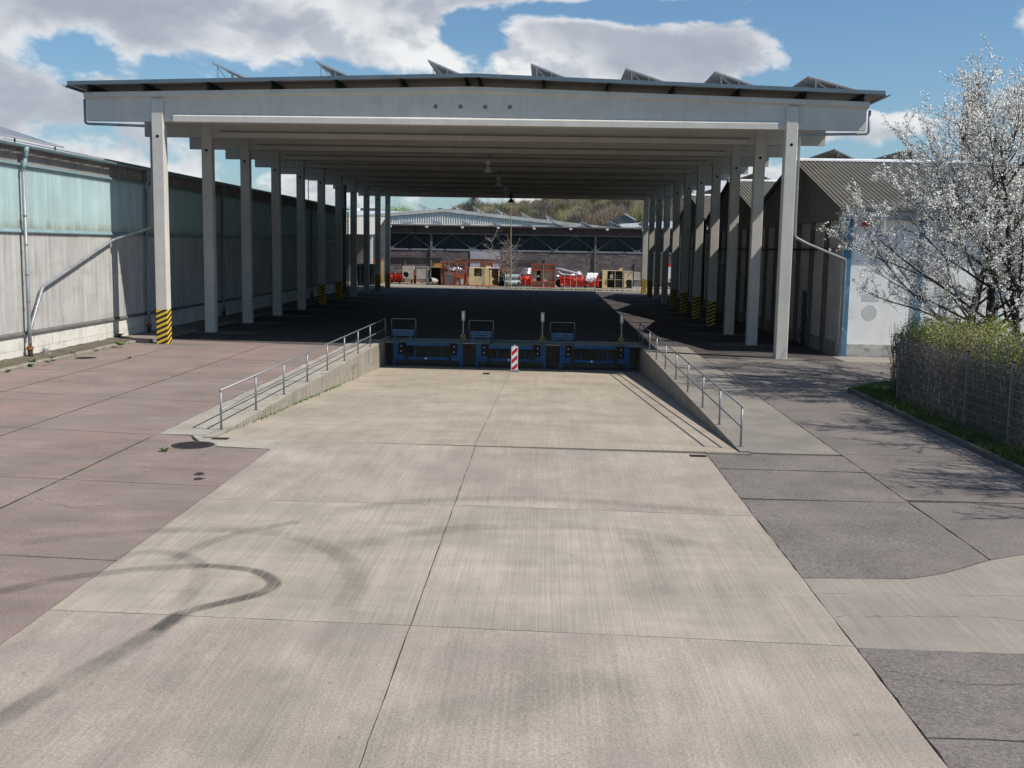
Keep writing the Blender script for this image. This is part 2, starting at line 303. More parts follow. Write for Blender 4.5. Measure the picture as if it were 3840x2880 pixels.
# ================================================================== THE SETTING: ground, slabs, ramp
random.seed(4)
PX0, PX1, PY0, PY1 = -7.0, 4.1, 22.3, 48.5            # the sunk ramp
def ground_sheet():
    m = MB(); xs = [-900, -60, -19, PX0, PX1, 16, 60, 900]; ys = [-200, -20, PY0, PY1, 60, 130, 230, 900, 3000]
    idx = {}
    for i, x in enumerate(xs):
        for j, y in enumerate(ys): idx[i, j] = len(m.v); m.v.append((x, y, gz(x)-.085))
    for i in range(len(xs)-1):
        for j in range(len(ys)-1):
            if xs[i] == PX0 and ys[j] == PY0: continue
            m.f.append((idx[i,j], idx[i+1,j], idx[i+1,j+1], idx[i,j+1]))
    o = m.build('ground', M['base'], kind='structure'); return o
ground = ground_sheet()
def slab(parent, poly, mat, zf, gap=.013, jit=.007, thick=.08, name='slab', step=.3):
    """one paving slab: outline shrunk by half the joint, edges slightly uneven"""
    cx_ = sum(p[0] for p in poly)/len(poly); cy_ = sum(p[1] for p in poly)/len(poly); pts = []
    n = len(poly)
    for i in range(n):
        a = Vector(poly[i]); b = Vector(poly[(i+1)%n]); d = (b-a); L = d.length; k = max(1, min(22, int(L/step))); nrm = Vector((d.y, -d.x))/L
        if nrm.dot(Vector((cx_, cy_))-a) < 0: nrm = -nrm
        for q in range(k):
            t_ = q/k; p = a+d*t_+nrm*(gap+(random.uniform(-jit, jit) if q else 0))
            if q == 0: p = a+(Vector((cx_, cy_))-a).normalized()*gap*1.4
            pts.append((p.x, p.y))
    m = MB(); k = len(pts)
    m.v = [(x, y, zf(x, y)) for x, y in pts]+[(x, y, zf(x, y)-thick) for x, y in pts]
    m.f = [tuple(range(k))]+[(i, k+i, k+(i+1)%k, (i+1)%k) for i in range(k)]
    return m.build(name, mat, parent)
zg = lambda x, y: gz(x)
def pave(name, loc=(0,0,0)):
    o = bpy.data.objects.new(name, None); COL.objects.link(o); o['kind'] = 'structure'; return o
yard = pave('yard_pavement')
def skew(y0, x, k): return y0+k*(x+11)
# red slabs on the warehouse side
colsx = [-16.55, -14.55, -11.35, -8.3, -5.5]
rows = [(2.0,-.03), (6.0,-.03), (9.6,-.05), (13.75,-.06), (18.2,-.07), (22.85,-.12), (27.75,-.16), (32.6,-.16), (37.6,-.15), (44.0,-.12)]
for ci in range(4):
    xa, xb = colsx[ci], colsx[ci+1]
    for ri in range(len(rows)-1):
        (ya, ka), (yb, kb) = rows[ri], rows[ri+1]
        if ci == 3 and ya > 18:
            if ya > 22: continue
            # slab beside the ramp corner stops at the pale strip
            slab(yard, [(xa, skew(ya,xa,ka)), (xb, skew(ya,xb,ka)), (xb, 21.2), (-7.0, 21.35), (-7.25, 21.9), (-7.55, 22.5), (xa, 22.6)], M['yard'], zg)
            continue
        off = [0, .25, 0, .1][ci]
        slab(yard, [(xa, skew(ya,xa,ka)), (xb, skew(ya,xb,ka)), (xb, skew(yb,xb,kb)), (xa, skew(yb,xa,kb))], M['yard'], zg)
# floor under the canopy: large dark bays
fx = [-16.55, -8.3, PX0]; fy = [44.0, 54, 66, 78, 90, 106]
def rect(x0, x1, y0, y1): return [(x0,y0),(x1,y0),(x1,y1),(x0,y1)]
fl = pave('canopy_floor')
for i in range(5):
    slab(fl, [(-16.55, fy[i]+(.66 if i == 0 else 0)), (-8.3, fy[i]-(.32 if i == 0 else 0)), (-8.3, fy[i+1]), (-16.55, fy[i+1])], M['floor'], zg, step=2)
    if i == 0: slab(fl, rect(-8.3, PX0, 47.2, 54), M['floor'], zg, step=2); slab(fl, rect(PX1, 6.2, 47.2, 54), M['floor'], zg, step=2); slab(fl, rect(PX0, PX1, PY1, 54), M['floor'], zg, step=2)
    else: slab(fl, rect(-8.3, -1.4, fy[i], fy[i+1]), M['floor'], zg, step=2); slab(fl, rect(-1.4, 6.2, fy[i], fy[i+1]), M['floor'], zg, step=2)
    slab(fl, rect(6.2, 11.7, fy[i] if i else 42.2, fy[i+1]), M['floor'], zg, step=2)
# pale strip beside the ramp (warehouse side), grey strip on the shed side
st = pave('ramp_side_strip')
for a, b in ((22.62, 27.9), (27.9, 33.5), (33.5, 39.2), (39.2, 47.2)): slab(st, rect(-8.3, PX0-.22, a, b), M['strip'], zg, jit=.02)
slab(st, [(-7.55,22.6), (-7.2,21.95), (-6.9,21.45), (-5.5,21.25), (-5.5,22.28), (PX0-.22,22.3), (PX0-.22,22.6)], M['strip'], zg)
for a, b in ((22.3, 27.0), (27.0, 33.0), (33.0, 39.5), (39.5, 47.2)): slab(st, rect(PX1+.22, 6.2, a, b), M['strip2'], zg, jit=.01)
# apron: two lanes of big concrete slabs
ap = pave('apron')
jy = [(1.5,1.5,1.5), (6.2,6.1,6.0), (11.50,11.37,11.17), (16.9,16.98,16.8), (22.28,22.15,22.0)]
for i in range(4):
    mt = [M['apron'], M['apron'], M['apron2'], M['apron']][i]
    (a0, a1, a2), (b0, b1, b2) = jy[i], jy[i+1]
    slab(ap, [(-5.5,a0), (-1.42,a1), (-1.42,b1), (-5.5,b0)], mt, zg, gap=.007, jit=.006)
    slab(ap, [(-1.42,a1), (3.36,a2), (3.36,b2), (-1.42,b1)], mt, zg, gap=.007, jit=.006)
slab(ap, [(3.36,21.98), (PX1+.2,21.95), (PX1+.2,22.28), (3.36,22.28)], M['strip2'], zg)
# grey slabs on the shed side
ry = [2.0, 5.5, 9.0, 11.12]
for i in range(3):
    slab(yard, rect(3.36, 6.2, ry[i], ry[i+1]), M['yard2'], zg, gap=.012, jit=.018, step=.25); slab(yard, rect(6.2, 9.25, ry[i], ry[i+1]), M['yard2'], zg)
slab(yard, [(3.36,11.12), (9.25,11.0), (9.25,13.3), (3.36,12.95)], M['patch'], zg, gap=.007)
slab(yard, [(3.36,12.95), (9.25,13.3), (9.25,15.8), (6.8,15.0), (6.19,14.66), (5.3,13.95), (4.72,13.65), (3.36,13.56)], M['patch'], zg, gap=.004)
slab(yard, [(3.36,13.58), (4.72,13.67), (5.3,13.97), (6.19,14.68), (6.19,18.05), (3.36,17.95)], M['yard2'], zg, gap=.009, jit=.014, step=.25)
slab(yard, [(6.2,14.7), (6.8,15.02), (9.25,15.82), (9.25,18.3), (6.2,18.1)], M['yard2'], zg)
for a, b in ((18.0, 20.5), (20.5, 22.15)): slab(yard, rect(3.36, 6.2, a+.05, b), M['yard2'], zg, gap=.009, jit=.012, step=.25)
for a, b in ((18.25, 22.4), (22.4, 26.7), (26.7, 33.0), (33.0, 38.0), (38.0, 42.2)): slab(yard, rect(6.2, 9.25 if a < 32 else 12.6, a, b), M['yard2'], zg)
slab(yard, rect(12.6, 19, 35.6, 42.2), M['yard2'], zg); slab(yard, rect(11.7, 19, 42.2, 44.4), M['patch'], zg)
# far yard behind the canopy, and land around
fy_ = pave('back_yard')
slab(fy_, rect(-40, 30, 106, 109.5), M['strip2'], zg, step=5, jit=.08); slab(fy_, rect(-40, 30, 109.5, 128), M['patch'], zg, step=5)
m = MB(); m.v = [(-900,130,gz(-900)-.02),(900,130,gz(900)-.02),(900,300,gz(900)-.02),(-900,300,gz(-900)-.02)]; m.f = [(0,1,2,3)]
m.build('field', surf('far_field', (.075,.11,.035), .95, layers=[(I3,.02,4,.3)]), kind='structure')
# other land near the frame, so the ground does not end at the picture
for nm, r_ in (('side_yard', rect(-200, -19, -60, 128)), ('side_yard', rect(19, 200, -60, 128)), ('front_yard', rect(-19, 19, -60, 1.9))):
    mm = MB(); mm.v = [(x, y, gz(x)-.012) for x, y in r_]; mm.f = [(0,1,2,3)]; mm.build(nm, M['farground'], kind='structure')
# the ramp down to the dock
ramp = pave('loading_ramp'); zr = lambda x, y: pitz(y)-.004*(x+1.4)
for a, b in ((22.3, 27.5), (27.5, 33.8), (33.8, 39.6), (39.6, PY1)):
    for x0, x1 in ((PX0, -1.45), (-1.45, PX1)): slab(ramp, rect(x0, x1, a, b), M['pit'], zr, gap=.007, jit=.006, thick=.2)
m = MB(); m.v = [(x, y, zr(x, y)-.06) for x, y in rect(PX0-.2, PX1+.2, 22.0, PY1+.2)]; m.f = [(0,1,2,3)]; m.build('bedding', M['base'], ramp)
m = MB()
for x, a, b in ((-3.85, 34.3, 45.2), (-.30, 36.8, 43.9)):
    m.add([(xx, y, zr(xx, y)+.004) for xx, y in rect(x-.05, x+.05, a, b)], [(0,1,2,3)])
m.build('lane_marking', M['yellowline'], ramp)
# column footings set in the floor (pale patches)
pads = []
def pad(x, y, r1, r2, seed):
    rn = random.Random(seed); m = MB(); k = 22
    m.v = [(x+math.cos(2*math.pi*i/k)*r1*rn.uniform(.75,1.15), y+math.sin(2*math.pi*i/k)*r2*rn.uniform(.75,1.15), 0) for i in range(k)]
    m.v = [(a, b, gz(a)+.004) for a, b, _ in m.v]; m.f = [tuple(range(k))]
    return m.build('footing_patch', M['pad'], fl)
# tyre marks on the apron
def tyre_mat(name, strength):
    m = bpy.data.materials.new(name); m.use_nodes = True; t = m.node_tree; t.nodes.clear()
    uv = N(t, 'ShaderNodeUVMap'); sp = N(t, 'ShaderNodeSeparateXYZ'); t.links.new(uv.outputs[0], sp.inputs[0])
    e = MATH(t, 'ABSOLUTE', MATH(t, 'SUBTRACT', sp.outputs[0], .5)); edge = SMOOTH(t, e, .18, .5, 1, 0)
    pos = N(t, 'ShaderNodeNewGeometry').outputs['Position']
    n1 = N(t, 'ShaderNodeTexNoise', in_Scale=1.6, in_Detail=5.0); t.links.new(pos, n1.inputs['Vector'])
    mp = N(t, 'ShaderNodeMapping'); mp.inputs[3].default_value = (22, .4, 1); t.links.new(pos, mp.inputs[0])
    n2 = N(t, 'ShaderNodeTexNoise', in_Scale=2.0, in_Detail=4.0); t.links.new(mp.outputs[0], n2.inputs['Vector'])
    a = MATH(t, 'MULTIPLY', MATH(t, 'MULTIPLY', edge, SMOOTH(t, n1.outputs[0], .28, .6, .35, 1)), SMOOTH(t, n2.outputs[0], .3, .6, .55, 1))
    en = MATH(t, 'MULTIPLY', sp.outputs[1], MATH(t, 'SUBTRACT', 1.0, sp.outputs[1])); a = MATH(t, 'MULTIPLY', MATH(t, 'MULTIPLY', a, SMOOTH(t, en, 0, .06, 0, 1)), strength)
    d = N(t, 'ShaderNodeBsdfDiffuse'); d.inputs[0].default_value = (.075,.073,.07,1); tr = N(t, 'ShaderNodeBsdfTransparent'); mx = N(t, 'ShaderNodeMixShader')
    t.links.new(a, mx.inputs[0]); t.links.new(tr.outputs[0], mx.inputs[1]); t.links.new(d.outputs[0], mx.inputs[2])
    o = N(t, 'ShaderNodeOutputMaterial'); t.links.new(mx.outputs[0], o.inputs[0]); return m
def smooth_path(pts, k=6):
    out = []; P = [pts[0]]+pts+[pts[-1]]
    for i in range(1, len(P)-2):
        for q in range(k):
            t_ = q/k; a, b, c, d = P[i-1], P[i], P[i+1], P[i+2]
            out.append(.5*((2*b)+(c-a)*t_+(2*a-5*b+4*c-d)*t_**2+(3*b-a-3*c+d)*t_**3))
    out.append(P[-2]); return out
_mk = [0]
def tyre(pix, w, strength):
    pts = smooth_path([Vector(GP(u, v)[:2]) for u, v in pix]); m = MB(); m.uv = []; n = len(pts); _mk[0] += 1
    for i, p in enumerate(pts):
        d = (pts[min(i+1,n-1)]-pts[max(i-1,0)]).normalized(); q = Vector((-d.y, d.x))*w/2
        for s_, u in ((q, 0), (-q, 1)):
            x, y = p.x+s_.x, p.y+s_.y; m.v.append((x, y, gz(x)+.003+.0012*_mk[0])); m.uv.append((u, i/(n-1)))
        if i: m.f.append((2*i-2, 2*i-1, 2*i+1, 2*i))
    m.build('tyre_mark', tyre_mat('tyre_rubber', strength), ap)
c4 = lambda *L: [(a/1.58, 1850+b/1.58) for a, b in L]; c5 = lambda *L: [(1300+a/1.58, 1850+b/1.58) for a, b in L]
tyre(c4((-150,1420),(0,1340),(200,1220),(400,1110),(600,1000),(800,890),(950,800),(1100,705)), .36, .27)
tyre(c4((900,830),(1000,765),(1080,712),(1250,665),(1450,620),(1570,580),(1625,535),(1580,490),(1480,455),(1300,435),(1150,428)), .25, .55)
tyre(c4((1230,432),(1000,440),(800,455),(600,478),(480,490),(300,520),(150,550),(-60,600)), .34, .27)
tyre(c4((620,420),(800,362),(950,350),(1080,370),(1150,400),(1190,440),(1180,520),(1120,600),(1020,690)), .34, .2)
tyre(c4((60,305),(400,265),(900,228),(1200,218),(1500,225),(1750,260),(1950,330),(2080,420),(2110,500),(2080,600),(1980,740)), .45, .17)
tyre(c4((1000,410),(1100,360),(1250,290),(1500,220),(1800,165)), .3, .2)
tyre(c5((-100,115),(300,60),(600,40),(1100,35),(1600,60),(2300,125)), .5, .14)
tyre(c5((-60,330),(250,270),(550,220),(1000,195),(1400,200),(1750,240),(2100,320)), .55, .13)
tyre(c4((2250,700),(2000,900),(1700,1200),(1300,1620)), .9, .10)
tyre(c5((1600,240),(1750,300),(1850,420),(1900,620)), .5, .08)
tyre(c5((0,1400),(500,1320),(1000,1240),(1400,1130),(1900,1150)), .8, .09)

# moss in the long joints and a few cracks
rn = random.Random(61); m = MB()
for X_ in (-14.55, -11.35, -8.3):
    for k in range(1500):
        y = rn.uniform(9, 43); x = X_+rn.gauss(0,.011)
        if math.sin(y*1.7+X_)+math.sin(y*.6+2*X_) < rn.uniform(-.6,1.2): continue
        L = rn.uniform(.008,.03); a = rn.uniform(0,6.283); d = Vector((math.cos(a),math.sin(a),0)); o = Vector((x,y,gz(x)-.004)); q = Vector((-d.y,d.x,0))*L*.5
        m.add([o-q, o+q, o+d*L+Vector((0,0,L*.5))], [(0,1,2)])
tag(m.build('joint_moss', surf('moss', (.06,.07,.022), .9, layers=[(I3,6,3,.4)]), kind='stuff'), 'dark green moss growing in the long joints of the red slabs', 'moss')
def crack(pts, w, parent, seed, jit=.022, mat=None):
    rn = random.Random(seed); P = []
    for a, b in zip(pts[:-1], pts[1:]):
        a, b = Vector(a), Vector(b); n = max(2, int((b-a).length/.12))
        for i in range(n): q = a.lerp(b, i/n); P.append(q+Vector((rn.gauss(0,jit), rn.gauss(0,jit))))
    m = MB(); n = len(P)
    for i, p in enumerate(P):
        d = (P[min(i+1,n-1)]-P[max(i-1,0)]).normalized(); q = Vector((-d.y,d.x))*w*.5*rn.uniform(.3,1.3)*min(1, (n-1-i)/6+.1)
        for s_ in (q, -q): m.v.append((p.x+s_.x, p.y+s_.y, gz(p.x)+.0045))
        if i: m.f.append((2*i-2, 2*i-1, 2*i+1, 2*i))
    m.build('crack' if mat is None else 'mossy_joint', mat or M['base'], parent)
for X_, a_, b_ in ((-14.55, 20, 42), (-11.35, 8, 43), (-8.3, 9, 22.4)): crack([(X_,a_),(X_,b_)], .032, yard, int(X_*-10), .004, bpy.data.materials['moss'])
for k, (pts, w) in enumerate(([[(-10.9,32.1),(-9.8,31.6),(-8.9,31.3),(-8.4,31.4)],.009], [[(-13.9,25.2),(-12.8,24.6),(-11.9,24.9)],.007], [[(-8.1,16.6),(-7.3,16.1),(-6.4,16.4),(-5.6,16.2)],.007], [[(4.2,20.4),(5.0,19.6),(5.6,19.2),(6.1,19.3)],.007], [[(6.3,24.4),(7.5,24.0),(8.3,24.3),(9.2,24.1)],.007], [[(3.5,10.5),(4.2,10.2),(5.2,10.35),(6.1,10.1)],.006], [[(-5.4,8.9),(-4.6,8.5),(-4.0,8.7)],.005], [[(3.4,12.1),(5.0,12.25),(6.6,12.1),(8.5,12.3)],.006])):
    crack(pts, w, yard if abs(pts[0][0]) > 3.3 and pts[0][0] != -5.4 else ap, 70+k)
# kerb and dirt strip along the warehouse
kb = pave('warehouse_kerb'); random.seed(9)
y = 20.0
while y < 43.2:
    L = random.uniform(.92, 1.0); dx = random.uniform(-.02, .02); dz = random.uniform(-.02, .02)
    m = MB(); z = gz(-16.6)
    m.prism([(-16.74+dx, z-.05), (-16.56+dx, z-.05), (-16.56+dx, z+.075+dz), (-16.60+dx, z+.105+dz), (-16.74+dx, z+.105+dz)], 'y', y+.006, y+L-.006)
    m.build('kerb_stone', M['kerb'], kb); y += L
m = MB(); k = 60; xs = [-17.7, -17.4, -17.1, -16.85, -16.72]
for i in range(k+1):
    for x in xs: m.v.append((x, 20+i*.4, gz(x)+.085+max(0,-16.8-x)*.09+random.uniform(-.02,.025)))
for i in range(k):
    for j in range(len(xs)-1): n0 = i*len(xs)+j; m.f.append((n0, n0+1, n0+1+len(xs), n0+len(xs)))
m.build('dirt_strip', M['dirt'], kind='structure', smooth=True)
m = MB(); m.box(-17.65, -16.0, 43.0, 106, -.1, .13); m.build('warehouse_kerb_step', M['strip2'], kb)
# kerb and verge on the shed side
vk = pave('verge_kerb'); y = 8.0
while y < 33.0:
    m = MB(); dz = random.uniform(-.008, .008); z = gz(9.3)
    m.box(9.26, 9.38, y+.006, y+.994, z-.08, z+.10+dz); m.build('kerb_stone', M['kerbdark'], vk); y += 1.0
pp = [(9.32,33.0), (9.6,33.5), (10.2,34.3), (11.0,35.1), (12.0,35.5), (14,35.6), (19,35.6)]
for a, b in zip(pp[:-1], pp[1:]): m = MB(); m.bar((a[0],a[1],gz(9.3)+.01), (b[0],b[1],gz(9.3)+.01), .12, .18); m.build('kerb_stone', M['kerbdark'], vk)
m = MB(); random.seed(3)
poly = [(9.36,8), (26,8), (26,35.55), (12,35.45), (11,35.05), (10.2,34.25), (9.65,33.5), (9.36,33)]
m.v = [(x, y, gz(x)+.075) for x, y in poly]; m.f = [tuple(range(len(poly)))]
m.build('verge', surf('verge_soil', (.075,.062,.04), .97, layers=[(I3,2,6,.35),(I3,.8,4,.7,(.06,.085,.02),.45,.65)], bump=(25,.8,.04)), kind='structure')

# retaining walls of the ramp
def rwall(name, label, x0, x1, mat):
    th = thing(name, label, 'wall', ((x0+x1)/2, 22.3, gz(x0)))
    for ya, yb in ((22.3, 28.0), (28.0, 34.0), (34.0, 40.0), (40.0, 44.2), (44.2, PY1)):
        m = MB(); a, b = ya+.004, yb-.004
        m.prism([(a, pitz(a)-.25), (b, pitz(b)-.25), (b, gz(x0)-.012), (a, gz(x0)-.012)], 'x', x0, x1); m.build('wall_section', mat, th)
    m = MB(); m.box(x0+.0, x1-.0, 22.32, PY1, gz(x0)-.010, gz(x0)+.022)
    m.build('coping', M['strip'] if x0 < 0 else M['strip2'], th)
rwall('retaining_wall', 'streaky pale concrete ramp wall with moss at its foot, sunlit', PX0-.22, PX0, M['wallc'])
rwall('retaining_wall', 'shaded concrete ramp wall below the railing on the shed side', PX1, PX1+.22, M['wallr'])
th = thing('dock_wall', 'dark concrete back wall of the dock pit behind the levellers', 'wall', (-1.4, PY1, -1.3))
m = MB(); m.box(PX0-.2, PX1+.2, PY1, PY1+.25, -1.6, -.075); m.build('wall_face', M['wallr'], th)

# ================================================================== CANOPY
can = thing('loading_canopy', 'long open-sided concrete canopy with pale columns and blue-edged low-pitched roof', 'canopy', (-3.02, 42.6, 0))
CW = .46; BAY = 6.12; NF = 11; LX, RX = -15.57, 9.06; RIDGE = -3.03
def octa(x0, x1, y0, y1, c):
    return [(x0+c,y0),(x1-c,y0),(x1,y0+c),(x1,y1-c),(x1-c,y1),(x0+c,y1),(x0,y1-c),(x0,y0+c)]
STR = {('L',0),('L',5),('L',6),('L',9),('L',10),('R',3),('R',4),('R',5),('R',6),('R',9),('R',10)}
random.seed(21)
for i in range(NF):
    y0 = 42.6+BAY*i
    for side, x0 in (('L', LX), ('R', RX)):
        zb = gz(x0)
        m = MB(); m.prism(octa(x0, x0+CW, y0, y0+CW, .022), 'z', zb-.3, 9.58); col = m.build('concrete_column', M['column'], can)
        m = MB(); m.lathe([(.062,0),(.062,.006)], (x0+CW/2, y0-.004, 8.16), 14, 'y'); m.build('hole_shade_disc', M['hole'], col)  # proud dark disc, painted shade in place of a real hole
        if (side, i) in STR:
            m = MB(); m.prism(octa(x0-.004, x0+CW+.004, y0-.004, y0+CW+.004, .022), 'z', zb+.005, zb+1.38); m.build('hazard_band', M['hazard'], col)
        pad(x0+CW/2+(.5 if side == 'L' else -.3), y0+.1, 1.9 if i else 1.5, .95 if i else .5, i*7+(side == 'R'))
        if (side, i) in {('R',4), ('R',6), ('L',6)}:
            zc = zb+2.35 if side == 'R' else zb+2.1
            m = MB(); m.box(x0+.10, x0+.34, y0-.012, y0-.002, zc-.17, zc+.17); sg = m.build('sign_plate', M['sign'], can)
            text_part('C', sg, (x0+.22, y0-.0135, zc+.085), .12, M['ink'])
            if (side, i) == ('R',4): text_part('003', sg, (x0+.22, y0-.0135, zc-.035), .115, M['ink'])
# beams: web with four round openings near the ridge, cap flange, bottom flange
def webtop(x): return 10.02-.0262*abs(x-RIDGE)
BX0, BX1 = -18.16, 12.12
hx = [YP(*D(a, b), 42.72) for a, b in ((941,230),(994.5,230.3),(1048,230.8),(1101.5,231.2))]
def make_beam():
    m = MB(); ya, yb = .12, .34; br = [BX0, -12, -8, -5.2]
    hs = [(p.x, p.z) for p in hx]; r = .088; w = .40
    br = sorted([BX0, -12, -7.5]+[h[0]-w for h in hs]+[h[0]+w for h in hs]+[4, 8, BX1])
    def isin(x): return any(abs(x-h[0]) < w for h in hs)
    zb = 8.735
    for a, b in zip(br[:-1], br[1:]):
        if b-a < .01 or isin((a+b)/2): continue
        m.add([(a,ya,zb),(b,ya,zb),(b,yb,zb),(a,yb,zb),(a,ya,webtop(a)),(b,ya,webtop(b)),(b,yb,webtop(b)),(a,yb,webtop(a))], [(0,1,5,4),(2,3,7,6),(0,3,2,1)]+([(0,4,7,3)] if a == BX0 else [])+([(1,2,6,5)] if b == BX1 else []))
    for hxx, hz in hs:
        x0, x1, zt = hxx-w, hxx+w, webtop(hxx+w if hxx > RIDGE else hxx-w)
        ang = sorted([2*math.pi*i/20 for i in range(20)]+[math.atan2(z-hz, x-hxx) % (2*math.pi) for x in (x0, x1) for z in (zb, zt)])
        for yy in (ya, yb):
            vs = []
            for an in ang:
                c, s_ = math.cos(an), math.sin(an); t_ = min((x1-hxx)/c if c > 1e-6 else 9, (x0-hxx)/c if c < -1e-6 else 9, (zt-hz)/s_ if s_ > 1e-6 else 9, (zb-hz)/s_ if s_ < -1e-6 else 9)
                vs += [(hxx+c*t_, yy, hz+s_*t_), (hxx+c*r, yy, hz+s_*r)]
            k = len(ang); m.add(vs, [(2*i, 2*((i+1)%k), 2*((i+1)%k)+1, 2*i+1) for i in range(k)])
        k = len(ang); vs = [(hxx+math.cos(a)*r, yy, hz+math.sin(a)*r) for yy in (ya, yb-.05) for a in ang]
        m.add(vs, [(i, (i+1)%k, k+(i+1)%k, k+i) for i in range(k)]+[tuple(range(k, 2*k))])
    web = m.mesh('beam_web', M['column'])
    m = MB(); sec = [(.0,.20),(.46,.20),(.46,.03),(.34,-.05),(.12,-.05),(.0,.03)]
    for xa, xb in ((BX0, RIDGE), (RIDGE, BX1)):
        za, zb2 = webtop(xa)-.02, webtop(xb)-.02
        vs = [(xa-(.06 if xa == BX0 else 0), q[0], za+q[1]) for q in sec]+[(xb+(.06 if xb == BX1 else 0), q[0], zb2+q[1]) for q in sec]
        n = 6; m.add(vs, [(i, (i+1)%n, n+(i+1)%n, n+i) for i in range(n)]+[tuple(range(n)), tuple(range(n, 2*n))])
    cap = m.mesh('beam_cap', M['column'])
    m = MB(); m.prism([(-.03,8.73),(.49,8.73),(.49,8.95),(.35,9.03),(.11,9.03),(-.03,8.95)], 'x', -14.70, 8.74); fl_ = m.mesh('beam_flange', M['column'])
    return web, cap, fl_
web, cap, flg = make_beam()
for i in range(NF):
    lc = (3.02, BAY*i, 0); b = link('roof_beam', web, can, lc); link('beam_cap', cap, b); link('beam_flange', flg, b)
# purlins and roof
RY0, RY1 = 42.33, 42.6+BAY*10+.75
def rooft(x): return 10.60-.0300*abs(x-RIDGE)
pxs = [RIDGE-.25-2.5*k for k in range(6)]+[RIDGE+.25+2.5*k for k in range(6)]+[-17.95, 11.9]
for x in pxs:
    m = MB(); z0 = webtop(x)+.19; z1 = rooft(x)-.075; yb = RY0+.05
    m.box(x-.006, x+.006, yb, RY1-.1, z0, z1); m.box(x-.06, x+.06, yb+.01, RY1-.12, z0, z0+.012); m.box(x-.06, x+.06, yb+.01, RY1-.12, z1-.012, z1)
    m.build('purlin', M['darksteel'], can)
for a, b in ((-18.72, RIDGE), (RIDGE, 12.66)):
    m = MB(); za, zb = rooft(a), rooft(b)
    m.add([(a,RY0,za-.07),(b,RY0,zb-.07),(b,RY1,zb-.07),(a,RY1,za-.07),(a,RY0,za),(b,RY0,zb),(b,RY1,zb),(a,RY1,za)], [(0,3,2,1),(4,5,6,7),(1,2,6,5),(2,3,7,6),(3,0,4,7),(0,1,5,4)])
    m.build('roof_sheet', M['deckunder'], can)
    for y0 in (RY0-.03, RY1): m = MB(); m.add([(a,y0,za-.09),(b,y0,zb-.09),(b,y0+.03,zb-.09),(a,y0+.03,za-.09),(a,y0,za+.05),(b,y0,zb+.05),(b,y0+.03,zb+.05),(a,y0+.03,za+.05)], [(0,3,2,1),(4,5,6,7),(0,1,5,4),(1,2,6,5),(2,3,7,6),(3,0,4,7)]); m.build('edge_trim', M['trim'], can)
for x, s_ in ((-18.80, -1), (12.74, 1)):
    m = MB(); n = 8; prof = [(math.cos(math.pi*(1+k/n)), math.sin(math.pi*(1+k/n))) for k in range(n+1)]
    z = rooft(x)-.08; vs = []
    for y0 in (RY0-.12, RY1+.05):
        for r in (.10, .092):
            for c, s2 in prof: vs.append((x+c*r*s_, y0, z+s2*r))
    k = n+1; fs = []
    for q in range(n): fs += [(q, q+1, 2*k+q+1, 2*k+q), (k+q, 3*k+q, 3*k+q+1, k+q+1), (q, k+q, k+q+1, q+1), (2*k+q, 2*k+q+1, 3*k+q+1, 3*k+q)]
    fs += [(0, 2*k, 3*k, k), (n, k+n, 3*k+n, 2*k+n)]; m.add(vs, fs); m.build('roof_gutter', M['zinc'], can)
# rain pipes of the front frame
def pipe(path, r, mat, parent, name='drain_pipe', clips=(), n=10):
    m = MB(); P = [Vector(p) for p in path]; out = [P[0]]
    for i in range(1, len(P)-1):
        a = (P[i-1]-P[i]).normalized(); b = (P[i+1]-P[i]).normalized(); q = r*1.6
        out += [P[i]+a*q, P[i]+(a+b)*q*.35, P[i]+b*q]
    out.append(P[-1]); m.tube(out, r, n); o = m.build(name, mat, parent, smooth=True)
    if clips:
        for p, d in clips: p = Vector(p); d = Vector(d).normalized(); m = MB(); m.tube([p-d*.02, p+d*.02], r*1.22, n); m.build('pipe_clip', mat, o)
    return o
pipe([(-18.24,42.75,9.55),(-18.24,42.75,8.62),(-15.66,42.8,8.56),(-15.66,42.8,4.62)], .052, M['greyPVC'], can, clips=[((-17.9,42.757,8.612),(1,0,0)),((-16.9,42.776,8.589),(1,0,0)),((-16.0,42.79,8.568),(1,0,0)),((-15.66,42.8,7.2),(0,0,1)),((-15.66,42.8,5.6),(0,0,1))])
pipe([(12.24,42.75,9.5),(12.24,42.75,8.62),(9.63,42.8,8.56),(9.63,42.8,4.66),(10.1,42.85,4.42),(12.05,44.3,3.80),(12.05,44.3,-.05)], .052, M['zinc'], can, clips=[((11.8,42.757,8.612),(1,0,0)),((10.2,42.79,8.575),(1,0,0)),((9.63,42.8,7.9),(0,0,1)),((9.63,42.8,6.5),(0,0,1)),((9.63,42.8,5.2),(0,0,1)),((12.05,44.3,3.0),(0,0,1)),((12.05,44.3,1.0),(0,0,1))])
